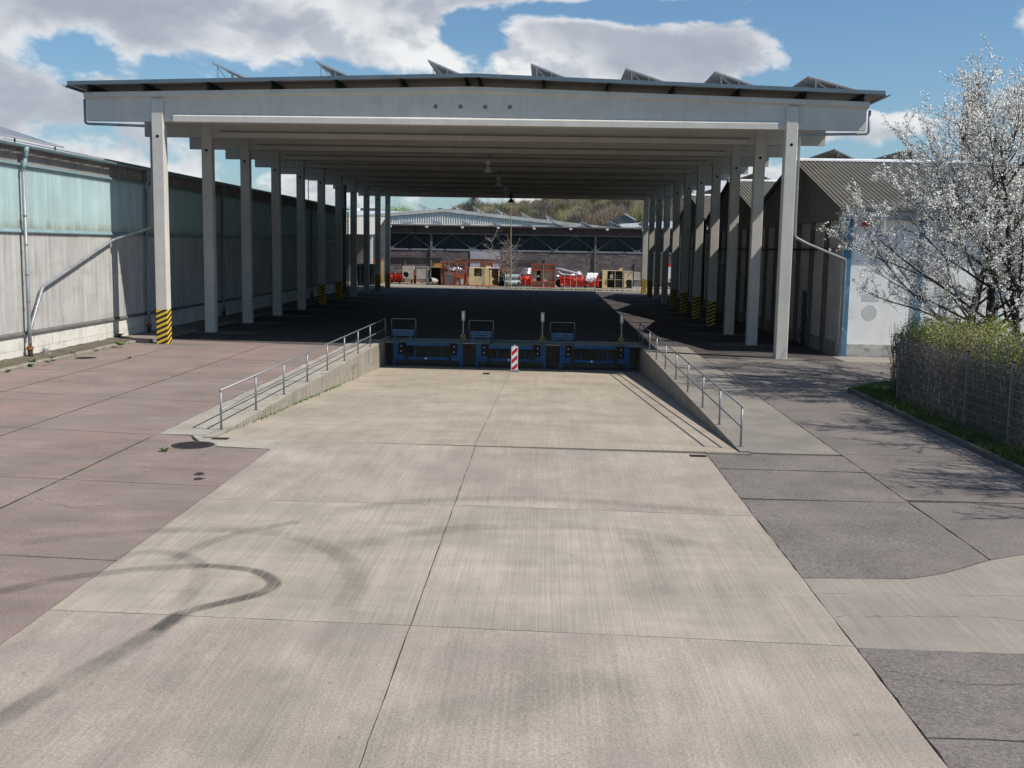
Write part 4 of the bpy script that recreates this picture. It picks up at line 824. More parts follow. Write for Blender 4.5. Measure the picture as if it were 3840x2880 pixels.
# ================================================================== SHEDS on the right
def shed(name, label, ya, yb, pk, zp, ze, front):
    t_ = thing(name, label, 'shed', (12.0, ya, gz(12))); yc = pk; X0, X1 = 12.0, 44.0; g = gz(12)-.1; zeb = 6.45
    zr2 = lambda y: zp-((zp-ze)*abs(y-yc)/(yc-ya) if y < yc else (zp-zeb)*abs(y-yc)/(yb-yc))
    # side wall facing the canopy: cream panels between stained posts
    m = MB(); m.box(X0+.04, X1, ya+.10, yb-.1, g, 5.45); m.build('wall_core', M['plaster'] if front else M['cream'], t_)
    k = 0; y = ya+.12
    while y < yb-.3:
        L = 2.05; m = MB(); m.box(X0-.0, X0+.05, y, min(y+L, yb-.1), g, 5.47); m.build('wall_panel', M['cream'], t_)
        y += L
        if y < yb-.5: m = MB(); m.box(X0-.10, X0+.05, y+.004, y+.526, g, 5.46); m.build('wall_post', M['brownstrip'], t_)
        y += .53
    m = MB(); m.box(X0-.04, X0+.06, ya+.3, yb-.3, g, .42); m.build('plinth_course', M['wallr'], t_)
    # gable cladding
    n = int((yb-ya)/.06); m = MB()
    for i in range(n+1):
        y = ya+(yb-ya)*i/n; dx = .018*math.sin(2*math.pi*y/.36)
        m.v += [(X0-.16+dx, y, 5.46), (X0-.16+dx, y, max(5.47, zr2(y)-.06))]
        if i: q = 2*i; m.f.append((q-2, q, q+1, q-1))
    m.build('gable_cladding', M['gable'], t_)
    m = MB(); m.box(X0-.14, X0+.04, ya+.05, yb-.05, 5.40, 5.50); m.build('cladding_drip', M['flash'], t_)
    # corrugated roof, one sheet per slope
    for s_ in (0, 1):
        y0, y1 = (ya-.45, yc) if s_ == 0 else (yb+.45, yc); m = MB(); sl = (zp-ze)/(yc-ya) if s_ == 0 else (zp-zeb)/(yb-yc); pit = .20; seg = 6
        nn = int((X1-X0+.4)/pit*seg)
        for i in range(nn+1):
            x = X0-.32+i*pit/seg; dz = .045*math.sin(2*math.pi*(x-X0)/pit); za = zp-sl*abs(y0-yc)
            m.v += [(x, y0, za+dz), (x, yc, zp+dz)]
            if i: q = 2*i; m.f.append((q-2, q, q+1, q-1))
        m.build('roof_slope', M['roofsheet'], t_, smooth=True)
        m = MB(); za = zp-sl*abs(y0-yc); m.bar((X0-.30,y0,za-.07), (X0-.30,yc,zp-.07), .05, .2); m.build('verge_board', M['gable'], t_)
    m = MB(); m.prism([(yc-.22,zp-.02),(yc-.20,zp+.05),(yc,zp+.12),(yc+.20,zp+.05),(yc+.22,zp-.02)], 'x', X0-.36, X1); m.build('ridge_cap', M['white'], t_)
    zg_ = zp-(zp-ze)/(yc-ya)*(yc-ya+.45)
    m = MB(); n = 6; vs = []
    for xx in (X0-.3, X1):
        for k in range(n+1): a = math.pi*(1+k/n); vs.append((xx, ya-.53+math.cos(a)*.085, zg_+math.sin(a)*.085))
    m.add(vs, [(k, k+1, n+1+k+1, n+1+k) for k in range(n)]); m.build('gutter', M['zinc'], t_)
    m = MB(); m.box(X0-.25, X1, ya-.45, ya+.08, zg_-.42, zg_-.10); m.build('eaves_box', M['fibre'] if front else M['gable'], t_)
    if front:
        m = MB(); m.box(X0+.02, X1, ya, ya+.1, .36, 5.60); m.build('front_wall', M['plaster'], t_)
        m = MB(); m.box(X0+.02, X1, ya-.035, ya+.1, g, .35); m.build('front_plinth', M['plinthgrey'], t_)
        for xx, w in ((12.03,.30),(14.98,.26),(18.1,.26),(21.2,.26),(24.3,.26),(27.4,.26)): m = MB(); m.box(xx, xx+w, ya-.07, ya+.1, g, 5.60); m.build('blue_pilaster', M['bluepil'], t_)
        m = MB(); m.box(12.66, 12.90, ya-.14, ya, 5.14, 5.33); m.build('alarm_box', surf('alarm_red', (.5,.02,.03), .5), t_)
        sc = surf('sign_scar', (.60,.595,.58), .95, layers=[(I3,22,4,.35)]); m = MB(); m.lathe([(.31,.0),(.31,.004)], (13.2, ya-.006, 1.66), 28, 'y'); m.build('sign_scar', sc, t_)
        m = MB(); m.box(12.86, 13.56, ya-.006, ya-.002, 2.13, 2.42); m.build('sign_scar', sc, t_)
    # doors in the side wall
    for yy, w, h in ((pk+1.8, 1.9, 3.2), (pk-3.4, 1.2, 2.3)):
        m = MB(); m.box(X0-.075, X0+.02, yy, yy+w, g, h); dr = m.build('door', M['darksteel'], t_); m = MB(); m.box(X0-.12, X0-.08, yy-.06, yy, g, h+.06); m.box(X0-.12, X0-.08, yy+w, yy+w+.06, g, h+.06); m.box(X0-.118, X0-.082, yy-.06, yy+w+.06, h, h+.058); m.build('door_frame', M['zinc'], dr)
    pipe([(X0-.35,yb+.45,ze-.2),(X0-.35,yb+.3,3.6),(X0-.3,yb+.3,0)], .06, M['rustpipe'], t_, 'downpipe')
    m = MB(); m.tube([(X0-.2,ya+.6,4.2),(X0-.2,yb-.3,4.2)], .05, 6); m.build('wall_conduit', M['rustpipe'], t_)
    return t_
shed('gabled_shed', 'white shed with blue pilasters and a corrugated gable roof behind blossom', 44.55, 62.2, 53.0, 8.42, 5.98, True)
shed('gabled_shed', 'gabled corrugated-roof shed next in line after the white-fronted shed', 63.0, 81.0, 72.0, 8.62, 6.45, False)
shed('gabled_shed', 'gabled corrugated-roof shed furthest along beside the canopy end', 81.8, 100.2, 91.0, 8.6, 6.45, False)
# solar rows above the shed ridges
zsh = lambda x: 8.45
for k, (x0, yy, zz, lab) in enumerate(((13.75, 53.5, 9.05, 'small tilted solar row above the white shed ridge, closest to the canopy'), (17.3, 53.5, 9.1, 'small tilted solar row above the white shed ridge, behind the blossom'), (13.6, 72.5, 9.25, 'tilted solar row above the second shed ridge beside the canopy'), (13.6, 91.5, 9.2, 'tilted solar row above the furthest shed ridge beside the canopy'))):
    pv_row('solar_panel_row', lab, (x0, zz), (x0+1.55, zz-.68), yy, 6, 'solar rows on the sheds', zbase=(lambda x, yy=yy: 8.30))
# brick chimney behind the blossom
p = YP(3650, 340, 75); t_ = thing('brick_chimney', 'slim red brick chimney rising behind the blossoming trees', 'chimney', (p.x, 75, 0))
m = MB(); m.lathe([(.75,0),(.55,p.z-.4),(.62,p.z-.4),(.62,p.z)], (p.x,75,0), 12); m.build('shaft', surf('chimney_brick', (.26,.13,.095), .9, layers=[((1,1,6),2,4,.3)]), t_)
a = YP(3590, 1192, 41.5); b = YP(3790, 1186, 41.5)
t_ = thing('yard_handrail', 'bright tubular handrail half hidden behind the hedge and tree trunks', 'handrail', (a.x, 41.5, gz(15)))
for dz in (0, -.5): m = MB(); m.tube([(a.x,41.5,a.z+dz),(b.x+2.5,41.5,a.z+dz)], .028, 8); m.build('rail', M['white'], t_)
for k in range(4): xx = a.x+.1+k*1.5; m = MB(); m.tube([(xx,41.5,gz(15)-.05),(xx,41.5,a.z-.01)], .026, 8); m.build('post', M['zinc'], t_)
# folded trolley leaning on the shed wall
t_ = thing('sack_trolley', 'dark tubular trolley leaning against the shed wall behind the corner column', 'trolley', (11.6, 49.2, gz(11.6))); z = gz(11.6)
for yy in (48.9, 49.4): m = MB(); m.tube([(11.25,yy,z+.02),(11.75,yy,z+1.25),(11.85,yy,z+1.27)], .02, 6); m.build('side_tube', M['darksteel'], t_)
for f in (.15, .5, .95): m = MB(); m.tube([(11.25+.5*f,48.9,z+1.25*f),(11.25+.5*f,49.4,z+1.25*f)], .018, 6); m.build('cross_tube', M['darksteel'], t_)
for yy in (48.85, 49.45): m = MB(); m.lathe([(.11,-.02),(.11,.02)], (11.3,yy,z+.115), 14, 'y'); m.build('wheel', M['black'], t_)

# ================================================================== BACK BUILDING
YB = 124.0
def brickmat():
    def ex(t, pos, c):
        sp = N(t, 'ShaderNodeSeparateXYZ'); t.links.new(pos, sp.inputs[0]); cm = N(t, 'ShaderNodeCombineXYZ'); t.links.new(sp.outputs[0], cm.inputs[0]); t.links.new(sp.outputs[2], cm.inputs[1])
        b = N(t, 'ShaderNodeTexBrick'); b.inputs['Scale'].default_value = 1.0; b.inputs['Brick Width'].default_value = .29; b.inputs['Row Height'].default_value = .30; b.inputs['Mortar Size'].default_value = .014
        b.inputs['Color1'].default_value = (.17,.145,.15,1); b.inputs['Color2'].default_value = (.115,.098,.102,1); b.inputs['Mortar'].default_value = (.06,.052,.052,1); t.links.new(cm.outputs[0], b.inputs['Vector'])
        n = N(t, 'ShaderNodeTexNoise', in_Scale=.55, in_Detail=3.0); t.links.new(pos, n.inputs['Vector'])
        return MIXC(t, SMOOTH(t, n.outputs[0], .5, .62, 0, .5), b.outputs[0], (.21,.165,.16))
    return surf('blockwork', (.2,.2,.2), .95, extra=ex)
M['girder'] = surf('girder_paint', (.13,.175,.18), .7, layers=[(I3,2,4,.15)])
bb = thing('open_workshop', 'low workshop with dark block wall, lattice girder band and corrugated eaves', 'workshop', (-5, YB, 0))
m = MB(); m.box(-46, 34, YB, YB+.3, -.3, 3.62); m.build('block_wall', brickmat(), bb)
m = MB(); m.box(-46, 34, YB-.06, YB+.3, 3.62, 3.80); m.build('girder_bottom_chord', M['zinc'], bb)
m = MB(); m.box(-46, 34, YB-.06, YB+.2, 5.45, 5.62); m.build('girder_top_chord', M['flash'], bb)
m = MB(); m.box(-46, 34, YB+.35, YB+.45, 3.6, 6.5); m.build('dark_glazing', surf('dark_cladding', (.022,.034,.036), .5, layers=[((3,1,.2),1.4,3,.35)]), bb)
m = MB(); m.box(-46, 34, YB-.12, YB+.3, 5.63, 6.45); m.build('fascia', surf('brown_fascia', (.075,.062,.06), .9, layers=[(I3,.6,4,.2),((3,1,.3),1,4,.2)]), bb)
for u in (932, 1286, 578, 1640): p = YP(*D(u, 541), YB); m = MB(); m.box(p.x-.12, p.x+.12, YB-.16, YB-.07, -.1, 5.6); m.build('wall_column', M['flash'], bb)
xa = YP(*D(932,541), YB).x; w = 18.72/4
for k in range(-7, 7):
    x0 = xa+k*w
    for a, b in (((x0,3.80),(x0+w/2,5.45)), ((x0+w/2,5.45),(x0+w,3.80))): m = MB(); m.bar((a[0],YB-.02,a[1]), (b[0],YB-.02,b[1]), .05, .10, (0,1,0)); m.build('girder_diagonal', M['girder'], bb)
    m = MB(); m.box(x0-.4, x0+.4, YB-.05, YB+.02, 3.80, 4.0); m.build('gusset', M['girder'], bb)
m = MB(); n = int(80/.06)
for i in range(n+1):
    x = -46+i*.06; dz = .035*math.sin(2*math.pi*x/.24); m.v += [(x, YB-.55, 6.52+dz), (x, YB+16, 6.95+dz)]
    if i: q = 2*i; m.f.append((q-2, q, q+1, q-1))
m.build('roof', surf('grey_roof', (.30,.30,.29), .8, layers=[(I3,.4,4,.15)]), bb, smooth=True)
m = MB(); m.box(-46, 34, YB-.62, YB-.5, 6.36, 6.50); m.build('eaves_gutter', M['flash'], bb)
for u in (768, 843, 922, 999, 1076.5, 1154, 1233, 1312, 1390): p = YP(*D(u, 491), YB-.6); m = MB(); m.box(p.x-.15, p.x+.15, YB-.75, YB-.50, 6.16, 6.36); m.build('bracket', M['white'], bb)
p0 = YP(*D(1016,541), YB); p1 = YP(*D(1080,592), YB)
m = MB(); m.box(p0.x, p1.x, YB-.08, YB-.01, -.1, 3.6); dr = m.build('sliding_door', surf('pale_door', (.42,.42,.47), .8, layers=[(I3,.8,4,.1)]), bb)
m = MB(); m.box(p0.x-1.6, p1.x+.4, YB-.16, YB-.085, 2.55, 2.72); m.build('door_rail', M['rust'], dr)
for ux, za in ((875, 2.6), (970, 2.6), (1158, 2.4), (1372, 2.6), (1178, 2.9)): p = YP(*D(ux, 560), YB); m = MB(); m.box(p.x-.06, p.x+.06, YB-.12, YB-.02, -.1, za); m.build('wall_pipe', M['flash'], bb)
m = MB(); m.tube([(-40,YB-.12,2.78),(-12,YB-.12,2.74)], .09, 6); m.tube([(-9.8,YB-.12,2.62),(-1,YB-.12,2.55)], .07, 6); m.build('wall_conduit', M['darksteel'], bb)
rn = random.Random(8)
for k in range(46):
    x = rn.uniform(-2, 10) if k < 36 else rn.uniform(-18, -10); z = .3*rn.randint(3, 11); m = MB(); L = .29*rn.randint(1,3)
    x = round(x/.29)*.29; m.box(x+.01, x+L-.01, YB-.012, YB+.05, z+.01, z+.28); m.build('pale_block', surf('pale_block', (.19,.165,.165), .95) if k == 0 else bpy.data.materials['pale_block'], bb)
for k, u in enumerate((720, 1150, 1560, 1990)): pass
z6 = lambda a, b: (1300+a/3.687, 720+b/3.687); z7 = lambda a, b: (1900+a/3.687, 720+b/3.687)
rows_ = [(z6(320,370),z6(350,400)), (z6(720,372),z6(870,440)), (z6(1150,378),z6(1300,450)), (z6(1560,388),z6(1715,455)), (z6(1990,392),z6(2145,460)), (z7(200,398),z7(360,470)), (z7(625,405),z7(785,475)), (z7(1040,408),z7(1195,483)), (z7(1430,402),z7(1610,490)), (z7(1880,420),z7(2050,500))]
wn_ = ['by the flue', 'second from the flue', 'third from the flue', 'fourth from the flue', 'just before the bare tree', 'just past the lamp pole', 'beyond the red frame', 'beneath the yellow-green trees', 'before the dark gable', 'behind the far canopy columns']
for k, (a, b) in enumerate(rows_):
    h = YP(*a, YB+.6); l = YP(*b, YB+.6)
    if l.x-h.x < .8: l = h+Vector((1.25, 0, -.55))
    pv_row('solar_panel_row', 'tilted solar row on the workshop roof '+wn_[k], (h.x, h.z), (l.x, l.z), YB+.6, 7, 'solar rows on the workshop roof', zbase=lambda x: 6.5)
# side annex of the workshop with a pent roof, seen between the far columns
ax = thing('annex_roof', 'pale corrugated lean-to beside the workshop seen between far canopy columns', 'lean-to', (-22, 116, 0))
m = MB(); n = 170
for i in range(n+1):
    x = -30+i*.07; dz = .03*math.sin(2*math.pi*x/.28); m.v += [(x, 113.5, 5.2+dz), (x, 121.5, 7.2+dz)]
    if i: q = 2*i; m.f.append((q-2, q, q+1, q-1))
m.build('roof', surf('pale_roof', (.42,.40,.36), .8), ax)
for x in (-29.5, -18.5): m = MB(); m.box(x-.12, x+.12, 113.7, 113.95, -.1, 5.2); m.build('post', M['white'] if x > -20 else M['flash'], ax)
m = MB(); m.box(-30, -18.2, 121.3, 121.5, -.1, 7.1); m.build('back_wall', M['flash'], ax)

# ================================================================== HALL, far roofs, hill
YH = 150.0
hl = thing('ribbed_hall', 'broad hall with pale ribbed gable end and shallow roof behind the workshop', 'hall', (-14.4, YH, 0))
pkx, pkz = YP(*z6(1340,235), YH).x, 9.25; hm = surf('ribbed_cladding', (.78,.76,.70), .6, .1, layers=[((2.2,1,.05),1.2,3,.10)])
def hz_(x): return pkz-abs(x-pkx)*.093
m = MB(); n = int(64/.055)
for i in range(n+1):
    x = pkx-32+i*.055; dy = .05*max(-1, min(1, 1.8*math.sin(2*math.pi*x/.33))); m.v += [(x, YH+dy, 0), (x, YH+dy, hz_(x)-.42)]
    if i: q = 2*i; m.f.append((q-2, q, q+1, q-1))
m.build('gable_cladding', hm, hl)
for a, b in ((pkx-32.5, pkx), (pkx, pkx+32.5)):
    m = MB(); m.add([(a,YH-.2,hz_(a)-.45),(b,YH-.2,hz_(b)-.45),(b,YH+60,hz_(b)-.45),(a,YH+60,hz_(a)-.45),(a,YH-.2,hz_(a)),(b,YH-.2,hz_(b)),(b,YH+60,hz_(b)),(a,YH+60,hz_(a))], [(0,3,2,1),(4,5,6,7),(0,1,5,4),(1,2,6,5),(2,3,7,6),(3,0,4,7)]); m.build('roof_slope', surf('hall_roof', (.62,.60,.55), .8, layers=[(I3,.5,4,.15)]), hl)
hr = [(z6(980,160),z6(1140,240)), (z6(1415,170),z6(1660,270)), (z6(1735,193),z6(1920,298)), (z6(2070,232),z7(20,330)), (z7(200,275),z7(355,370)), (z7(540,318),z7(690,402))]
hn = ['left of its ridge vent', 'right over its ridge', 'in front of the poplar', 'before the yellow-green crowns', 'crossed by the lamp pole line', 'at its low eaves']
hn = ['beside its ridge on the flue side', 'starting at its ridge', 'in front of the poplar', 'before a yellow-green crown', 'just past the thin pole', 'at its low end by the woods']
for k, (a, b) in enumerate(hr):
    h = YP(*a, YH+3); l = YP(*b, YH+3); pv_row('solar_panel_row', 'tilted solar row on the ribbed hall roof '+hn[k], (h.x, h.z), (l.x, l.z), YH+3, 8, 'solar rows on the ribbed hall', zbase=lambda x: hz_(x)-.02)
m = MB(); p = YP(*z6(1290,215), YH+14); m.prism([(p.x-.9,p.z-1.3),(p.x+.9,p.z-1.3),(p.x+.9,p.z-.4),(p.x,p.z),(p.x-.9,p.z-.4)], 'y', YH+14, YH+16); tag(m.build('ridge_vent', M['black']), 'small black gabled vent on the ribbed hall ridge', 'roof vent')
g0, g1, g2, g3 = [YP(*z7(*q), 138) for q in ((1260,478),(1430,400),(1630,305),(1785,390))]
dg = thing('dark_gable_roof', 'dark pitched roof standing beyond the workshop near the far columns', 'building', (g2.x, 138, 0))
m = MB(); m.prism([(g0.x,g0.z-1.5),(g0.x,g0.z),(g1.x,g1.z),(g2.x,g2.z),(g3.x,g3.z),(g3.x,g3.z-3)], 'y', 138, 150); m.build('gable', surf('slate_dark', (.055,.065,.068), .7, layers=[((4,1,1),1,3,.15)]), dg)
m = MB(); m.bar((g2.x,137.9,g2.z+.03), (g3.x,137.9,g3.z+.03), .15, .12); m.build('edge_strip', M['pvframe'], dg)
m = MB(); m.box(g0.x+.3, g3.x-.3, 138.3, 149.8, 0, g0.z-1.4); m.build('walls', M['flash'], dg)
q0, q1 = YP(*z7(1570,440), 134), YP(*z7(2100,400), 134)
ps = thing('pale_shed_roof', 'pale flat-topped shed beyond the workshop behind the far columns', 'building', (q0.x+4, 136, 0))
m = MB(); m.add([(q0.x,134,q0.z-1.6),(q0.x+9,134,q1.z-1.6),(q0.x+9,146,q1.z-1.6),(q0.x,146,q0.z-1.6),(q0.x,134,q0.z),(q0.x+9,134,q1.z+.2),(q0.x+9,146,q1.z+.2),(q0.x,146,q0.z)], [(0,3,2,1),(4,5,6,7),(0,1,5,4),(1,2,6,5),(2,3,7,6),(3,0,4,7)]); m.build('upper_walls', M['white'], ps)
m = MB(); m.box(q0.x+.2, q0.x+8.8, 134.3, 145.8, 0, q0.z-1.55); m.build('lower_walls', M['flash'], ps)
# small house and pale roof on the grassy slope at the far side
for (u, v, yy, w, lab, rc) in ((1385, 765, 420, 7, 'small house with pale roof on the far green slope', (.45,.47,.48)), (1450, 790, 240, 13, 'long low pale-blue roof below the green slope', (.42,.47,.52)), (1345, 780, 440, 3.5, 'tiny white hut far up the green slope', (.7,.7,.68))):
    p = YP(u, v, yy); t_ = thing('far_house', lab, 'house', (p.x, yy, p.z-3)); h = 1.6
    m = MB(); m.box(p.x-w/2, p.x+w/2, yy, yy+6, p.z-7, p.z-h); m.build('walls', surf('far_wall', (.5,.47,.42), .9), t_)
    m = MB(); m.prism([(yy-.5,p.z-h),(yy+3,p.z),(yy+6.5,p.z-h)], 'x', p.x-w/2-.4, p.x+w/2+.4); m.build('roof', surf('far_roof', rc, .8), t_)
# hill
def hill_z(x, y):
    t_ = max(0, min(1, (y-250)/400)); u = max(0, min(1, (x+110)/190)); k = y/650 if y > 0 else 1
    return -.2+t_**1.15*(16.5+10.5*u*u*(3-2*u)+1.2*math.sin(x*.06)+.8*math.sin(x*.021+1))+max(0,(y-650)*.004)
m = MB(); nx, ny = 60, 30
for j in range(ny+1):
    for i in range(nx+1):
        x = -700+i*24; y = 255+j*32; m.v.append((x, y, hill_z(x, y)))
for j in range(ny):
    for i in range(nx): a = j*(nx+1)+i; m.f.append((a, a+1, a+nx+2, a+nx+1))
m.build('hill', surf('hill_grass', (.075,.12,.035), .95, layers=[(I3,.03,4,.35),(I3,.4,4,.2)]), kind='structure', smooth=True)
# woodland on the hill: bare crowns, each a cloud of twigs round limbs
def bare_tree_geo(rn, H_, W_, n):
    vs = []; fs = []
    def stick(a, b, r):
        d = (b-a).normalized(); s_ = d.orthogonal().normalized()*r; u = d.cross(s_)
        k = len(vs); vs.extend([a+s_, a-s_*.5+u*.87, a-s_*.5-u*.87, b]); fs.extend([(k,k+1,k+3),(k+1,k+2,k+3),(k+2,k,k+3)])
    base = Vector((0,0,0)); top = Vector((rn.uniform(-.5,.5), rn.uniform(-.5,.5), H_*.75)); stick(base, top, .22)
    for _ in range(9):
        t_ = rn.uniform(.25,.8); a = base.lerp(top, t_); an = rn.uniform(0,6.283); L = W_*rn.uniform(.5,.95)*(1.15-t_*.6)
        b = a+Vector((math.cos(an)*L, math.sin(an)*L, L*rn.uniform(.7,1.3))); stick(a, b, .11)
    for _ in range(n):
        an = rn.uniform(0,6.283); el = rn.uniform(-.55,1.5); rr = rn.random()**.4
        p = Vector((math.cos(an)*math.cos(el)*W_*rr, math.sin(an)*math.cos(el)*W_*rr, H_*.60+math.sin(el)*H_*.40*rr))
        d = (p-Vector((0,0,H_*.35))).normalized()*rn.uniform(.7,1.7)+Vector((rn.uniform(-.5,.5),rn.uniform(-.5,.5),rn.uniform(-.1,.6)))
        stick(p, p+d*1.3, rn.uniform(.05,.11))
    return vs, fs
def scatter(name, mats, spots, variants, label, cat, kind='stuff'):
    for mi, mt in enumerate(mats):
        m = MB()
        for k, (x, y, s_, a) in enumerate(spots):
            if k % len(mats) != mi: continue
            vs, fs = variants[k % len(variants)]; c, s2 = math.cos(a), math.sin(a); z = hill_z(x, y)-.3; n0 = len(m.v)
            m.v += [(x+(v.x*c-v.y*s2)*s_, y+(v.x*s2+v.y*c)*s_, z+v.z*s_) for v in vs]; m.f += [tuple(i+n0 for i in f) for f in fs]
        tag(m.build(name, mt, kind=kind), label[mi], cat)
rn = random.Random(31)
var = [bare_tree_geo(rn, rn.uniform(8.5,11), rn.uniform(3.4,4.6), 300) for _ in range(5)]
spots = []
for k in range(860):
    y = 330+390*rn.random()**.8; x = rn.uniform(-.085*y, .20*y) if k < 760 else rn.uniform(-.26*y, -.08*y)
    if x < -.08*y and y < 640: continue
    spots.append((x, y, rn.uniform(.8, 1.2) if x > -.09*y else rn.uniform(.3,.55), rn.uniform(0,6.28)))
wm = [surf('bare_wood_grey', (.225,.19,.16), .95, layers=[(I3,.15,3,.25)]), surf('bare_wood_brown', (.20,.155,.115), .95, layers=[(I3,.15,3,.25)]), surf('budding_wood', (.22,.21,.10), .95, layers=[(I3,.1,3,.25)])]
scatter('woodland', wm, spots, var, ['mass of bare grey-brown woods on the hill', 'darker brown bare woods mixed into the hill forest', 'faintly green budding woods on the hill'], 'woods')
def leafy(name, label, p, H_, W_, n, mt, seed, group=None, trunk=True, sz=.28, cat='tree', col=True):
    rn = random.Random(seed); t_ = thing(name, label, cat, p, group); p = Vector(p)
    m = MB(); m.tube([p, p+Vector((0,0,H_*.45)), p+Vector((rn.uniform(-.3,.3),0,H_*.9))], [.02*H_,.014*H_,.004*H_], 6)
    for _ in range(8):
        a = rn.uniform(0,6.28); t0 = rn.uniform(.3,.7); q = p+Vector((0,0,H_*t0)); m.tube([q, q+Vector((math.cos(a)*W_*.7, math.sin(a)*W_*.7, H_*.22))], [.008*H_,.003*H_], 4)
    m.build('trunk', M['barkdark'], t_)
    clumps = [(rn.uniform(0,6.28), rn.uniform(-.7,1.4), rn.random()**.5) for _ in range(26)]; m = MB()
    for _ in range(n):
        an, el, rr = rn.choice(clumps); c = p+Vector((math.cos(an)*math.cos(el)*W_*rr*.85, math.sin(an)*math.cos(el)*W_*rr*.85, H_*.6+math.sin(el)*H_*.36*rr))
        q = c+Vector((rn.gauss(0,.19)*W_, rn.gauss(0,.19)*W_, rn.gauss(0,.15)*W_)); u = Vector((rn.gauss(0,1),rn.gauss(0,1),rn.gauss(0,1))).normalized(); w = u.orthogonal().normalized(); s_ = sz*rn.uniform(.5,1.2)
        m.add([q-u*s_, q+w*s_*.6, q+u*s_, q-w*s_*.6], [(0,1,2,3)])
    m.build('crown', mt, t_); return t_
ylw = surf('yellow_green_leaf', (.30,.31,.045), .7, layers=[(I3,.35,3,.25)]); ylg = surf('fresh_green_leaf', (.19,.24,.06), .7, layers=[(I3,.35,3,.25)])
for k, (u, v, yy, H_, W_, mt, lab) in enumerate((((z6(1970,330)[0]), z6(1970,330)[1], 430, 8.5, 3.6, ylw, 'bright yellow-green tree behind the ribbed hall roof'), (z7(380,370)[0], z7(380,370)[1], 420, 7.0, 3.0, ylw, 'yellow-green tree above the low end of the ribbed hall'), (z7(490,230)[0], z7(490,230)[1], 600, 9, 4.6, ylg, 'greenish crown at the skyline of the wooded hill'), (z7(1340,440)[0], z7(1340,440)[1], 400, 7.5, 3.4, ylg, 'pale green tree above the dark pitched roof'), (z7(1180,430)[0], z7(1180,430)[1], 400, 4.4, 2.8, ylw, 'small yellow bush before the pale green tree'), (z7(960,400)[0], z7(960,400)[1], 560, 8, 3.6, ylg, 'soft green crown in the middle of the woods'), (z6(700,285)[0], z6(700,285)[1], 480, 4, 8.5, ylg, 'low green shrubs on the far slope behind the pale-blue roof'))):
    p = YP(u, v, yy); leafy('hill_tree', lab, (p.x, yy, p.z-.6*H_), H_, W_, 1300, mt, 50+k, 'green trees among the bare woods', sz=.33)
p = YP(*z6(1755,250), 430); t_ = thing('poplar_tree', 'slender bare poplar standing above the hill skyline', 'tree', (p.x, 430, p.z)); rn = random.Random(6); m = MB(); tp = YP(*z6(1755,85), 430).z+.6
m.tube([(p.x,430,p.z-6),(p.x,430,tp)], [.3,.03], 6); m.build('trunk', wm[0], t_); m = MB(); Hh = tp-p.z+2
for k in range(600):
    z = p.z-2+Hh*rn.random()**.8; r = 2.6*math.sin(math.pi*min(1,max(.05,(z-p.z+2)/Hh)))**.6; a = rn.uniform(0,6.28); o = Vector((p.x+math.cos(a)*r*rn.random(), 430+math.sin(a)*r*rn.random(), z)); m.tube([o, o+Vector((math.cos(a)*.4,math.sin(a)*.4,rn.uniform(.9,1.8)))], [.05,.02], 3, False)
m.build('crown', wm[0], t_)

# ================================================================== SCRAP ROW behind the canopy
SY = 116.0; SG = lambda x: gz(x)
mred = surf('machine_red', (.68,.04,.015), .45, layers=[(I3,1.5,4,.2),(I3,4,4,.5,(.25,.02,.01),.55,.7)], spec=.5)
mrust = surf('red_oxide', (.46,.09,.05), .8, layers=[(I3,1.5,4,.25),(I3,3,4,.6,(.22,.06,.04),.5,.7)])
mbeige = surf('dusty_beige', (.47,.40,.31), .85, layers=[(I3,1.2,5,.16),(I3,2.5,4,.5,(.24,.19,.15),.55,.72)])
mcream = surf('cream_enamel', (.70,.57,.31), .7, layers=[(I3,1.2,4,.1)])
mgreyb = surf('grey_galv_box', (.47,.43,.37), .6, .1, layers=[(I3,2,5,.18),(I3,4,4,.5,(.20,.17,.15),.55,.7)])
mduct = surf('bright_duct', (.62,.64,.66), .3, .7, layers=[(I3,2,4,.12)])
mbrown = surf('dark_brown_sheet', (.06,.035,.028), .8, layers=[(I3,2,4,.2)])
morange = surf('orange_board', (.46,.20,.05), .8, layers=[(I3,2,4,.2)])
mtarp = surf('white_sheeting', (.75,.75,.76), .6)
mdrum = surf('blue_grey_drum', (.19,.245,.26), .55, .3, layers=[(I3,1.5,5,.25),(I3,5,4,.4,(.4,.4,.38),.55,.7)])
zA = lambda a, b: (1300+a/4.424, 880+b/4.424); zB = lambda a, b: (1700+a/5.53, 880+b/5.53); zC = lambda a, b: (2050+a/4.9156, 880+b/4.9156)
def R4(f_, x0, x1, yt, yb, y=SY):
    a = YP(*f_(x0, yb), y); b = YP(*f_(x1, yt), y); g = SG(a.x); return a.x, b.x, g, g+(b.z-a.z)
SCR = 'scrap machinery lined up behind the canopy'
def frame_box(t_, x0, x1, y0, y1, z0, z1, w, mat, name='frame_bar'):
    for x in (x0, x1):
        for y in (y0, y1): m = MB(); m.box(x-w/2, x+w/2, y-w/2, y+w/2, z0, z1); m.build(name, mat, t_)
    for z in (z0+w/2, z1):
        for y in (y0, y1): m = MB(); m.box(x0+w/2, x1-w/2, y-w/2+.003, y+w/2-.003, z-w/2, z+w/2); m.build(name, mat, t_)
        for x in (x0, x1): m = MB(); m.box(x-w/2+.003, x+w/2-.003, y0+w/2, y1-w/2, z-w/2, z+w/2); m.build(name, mat, t_)
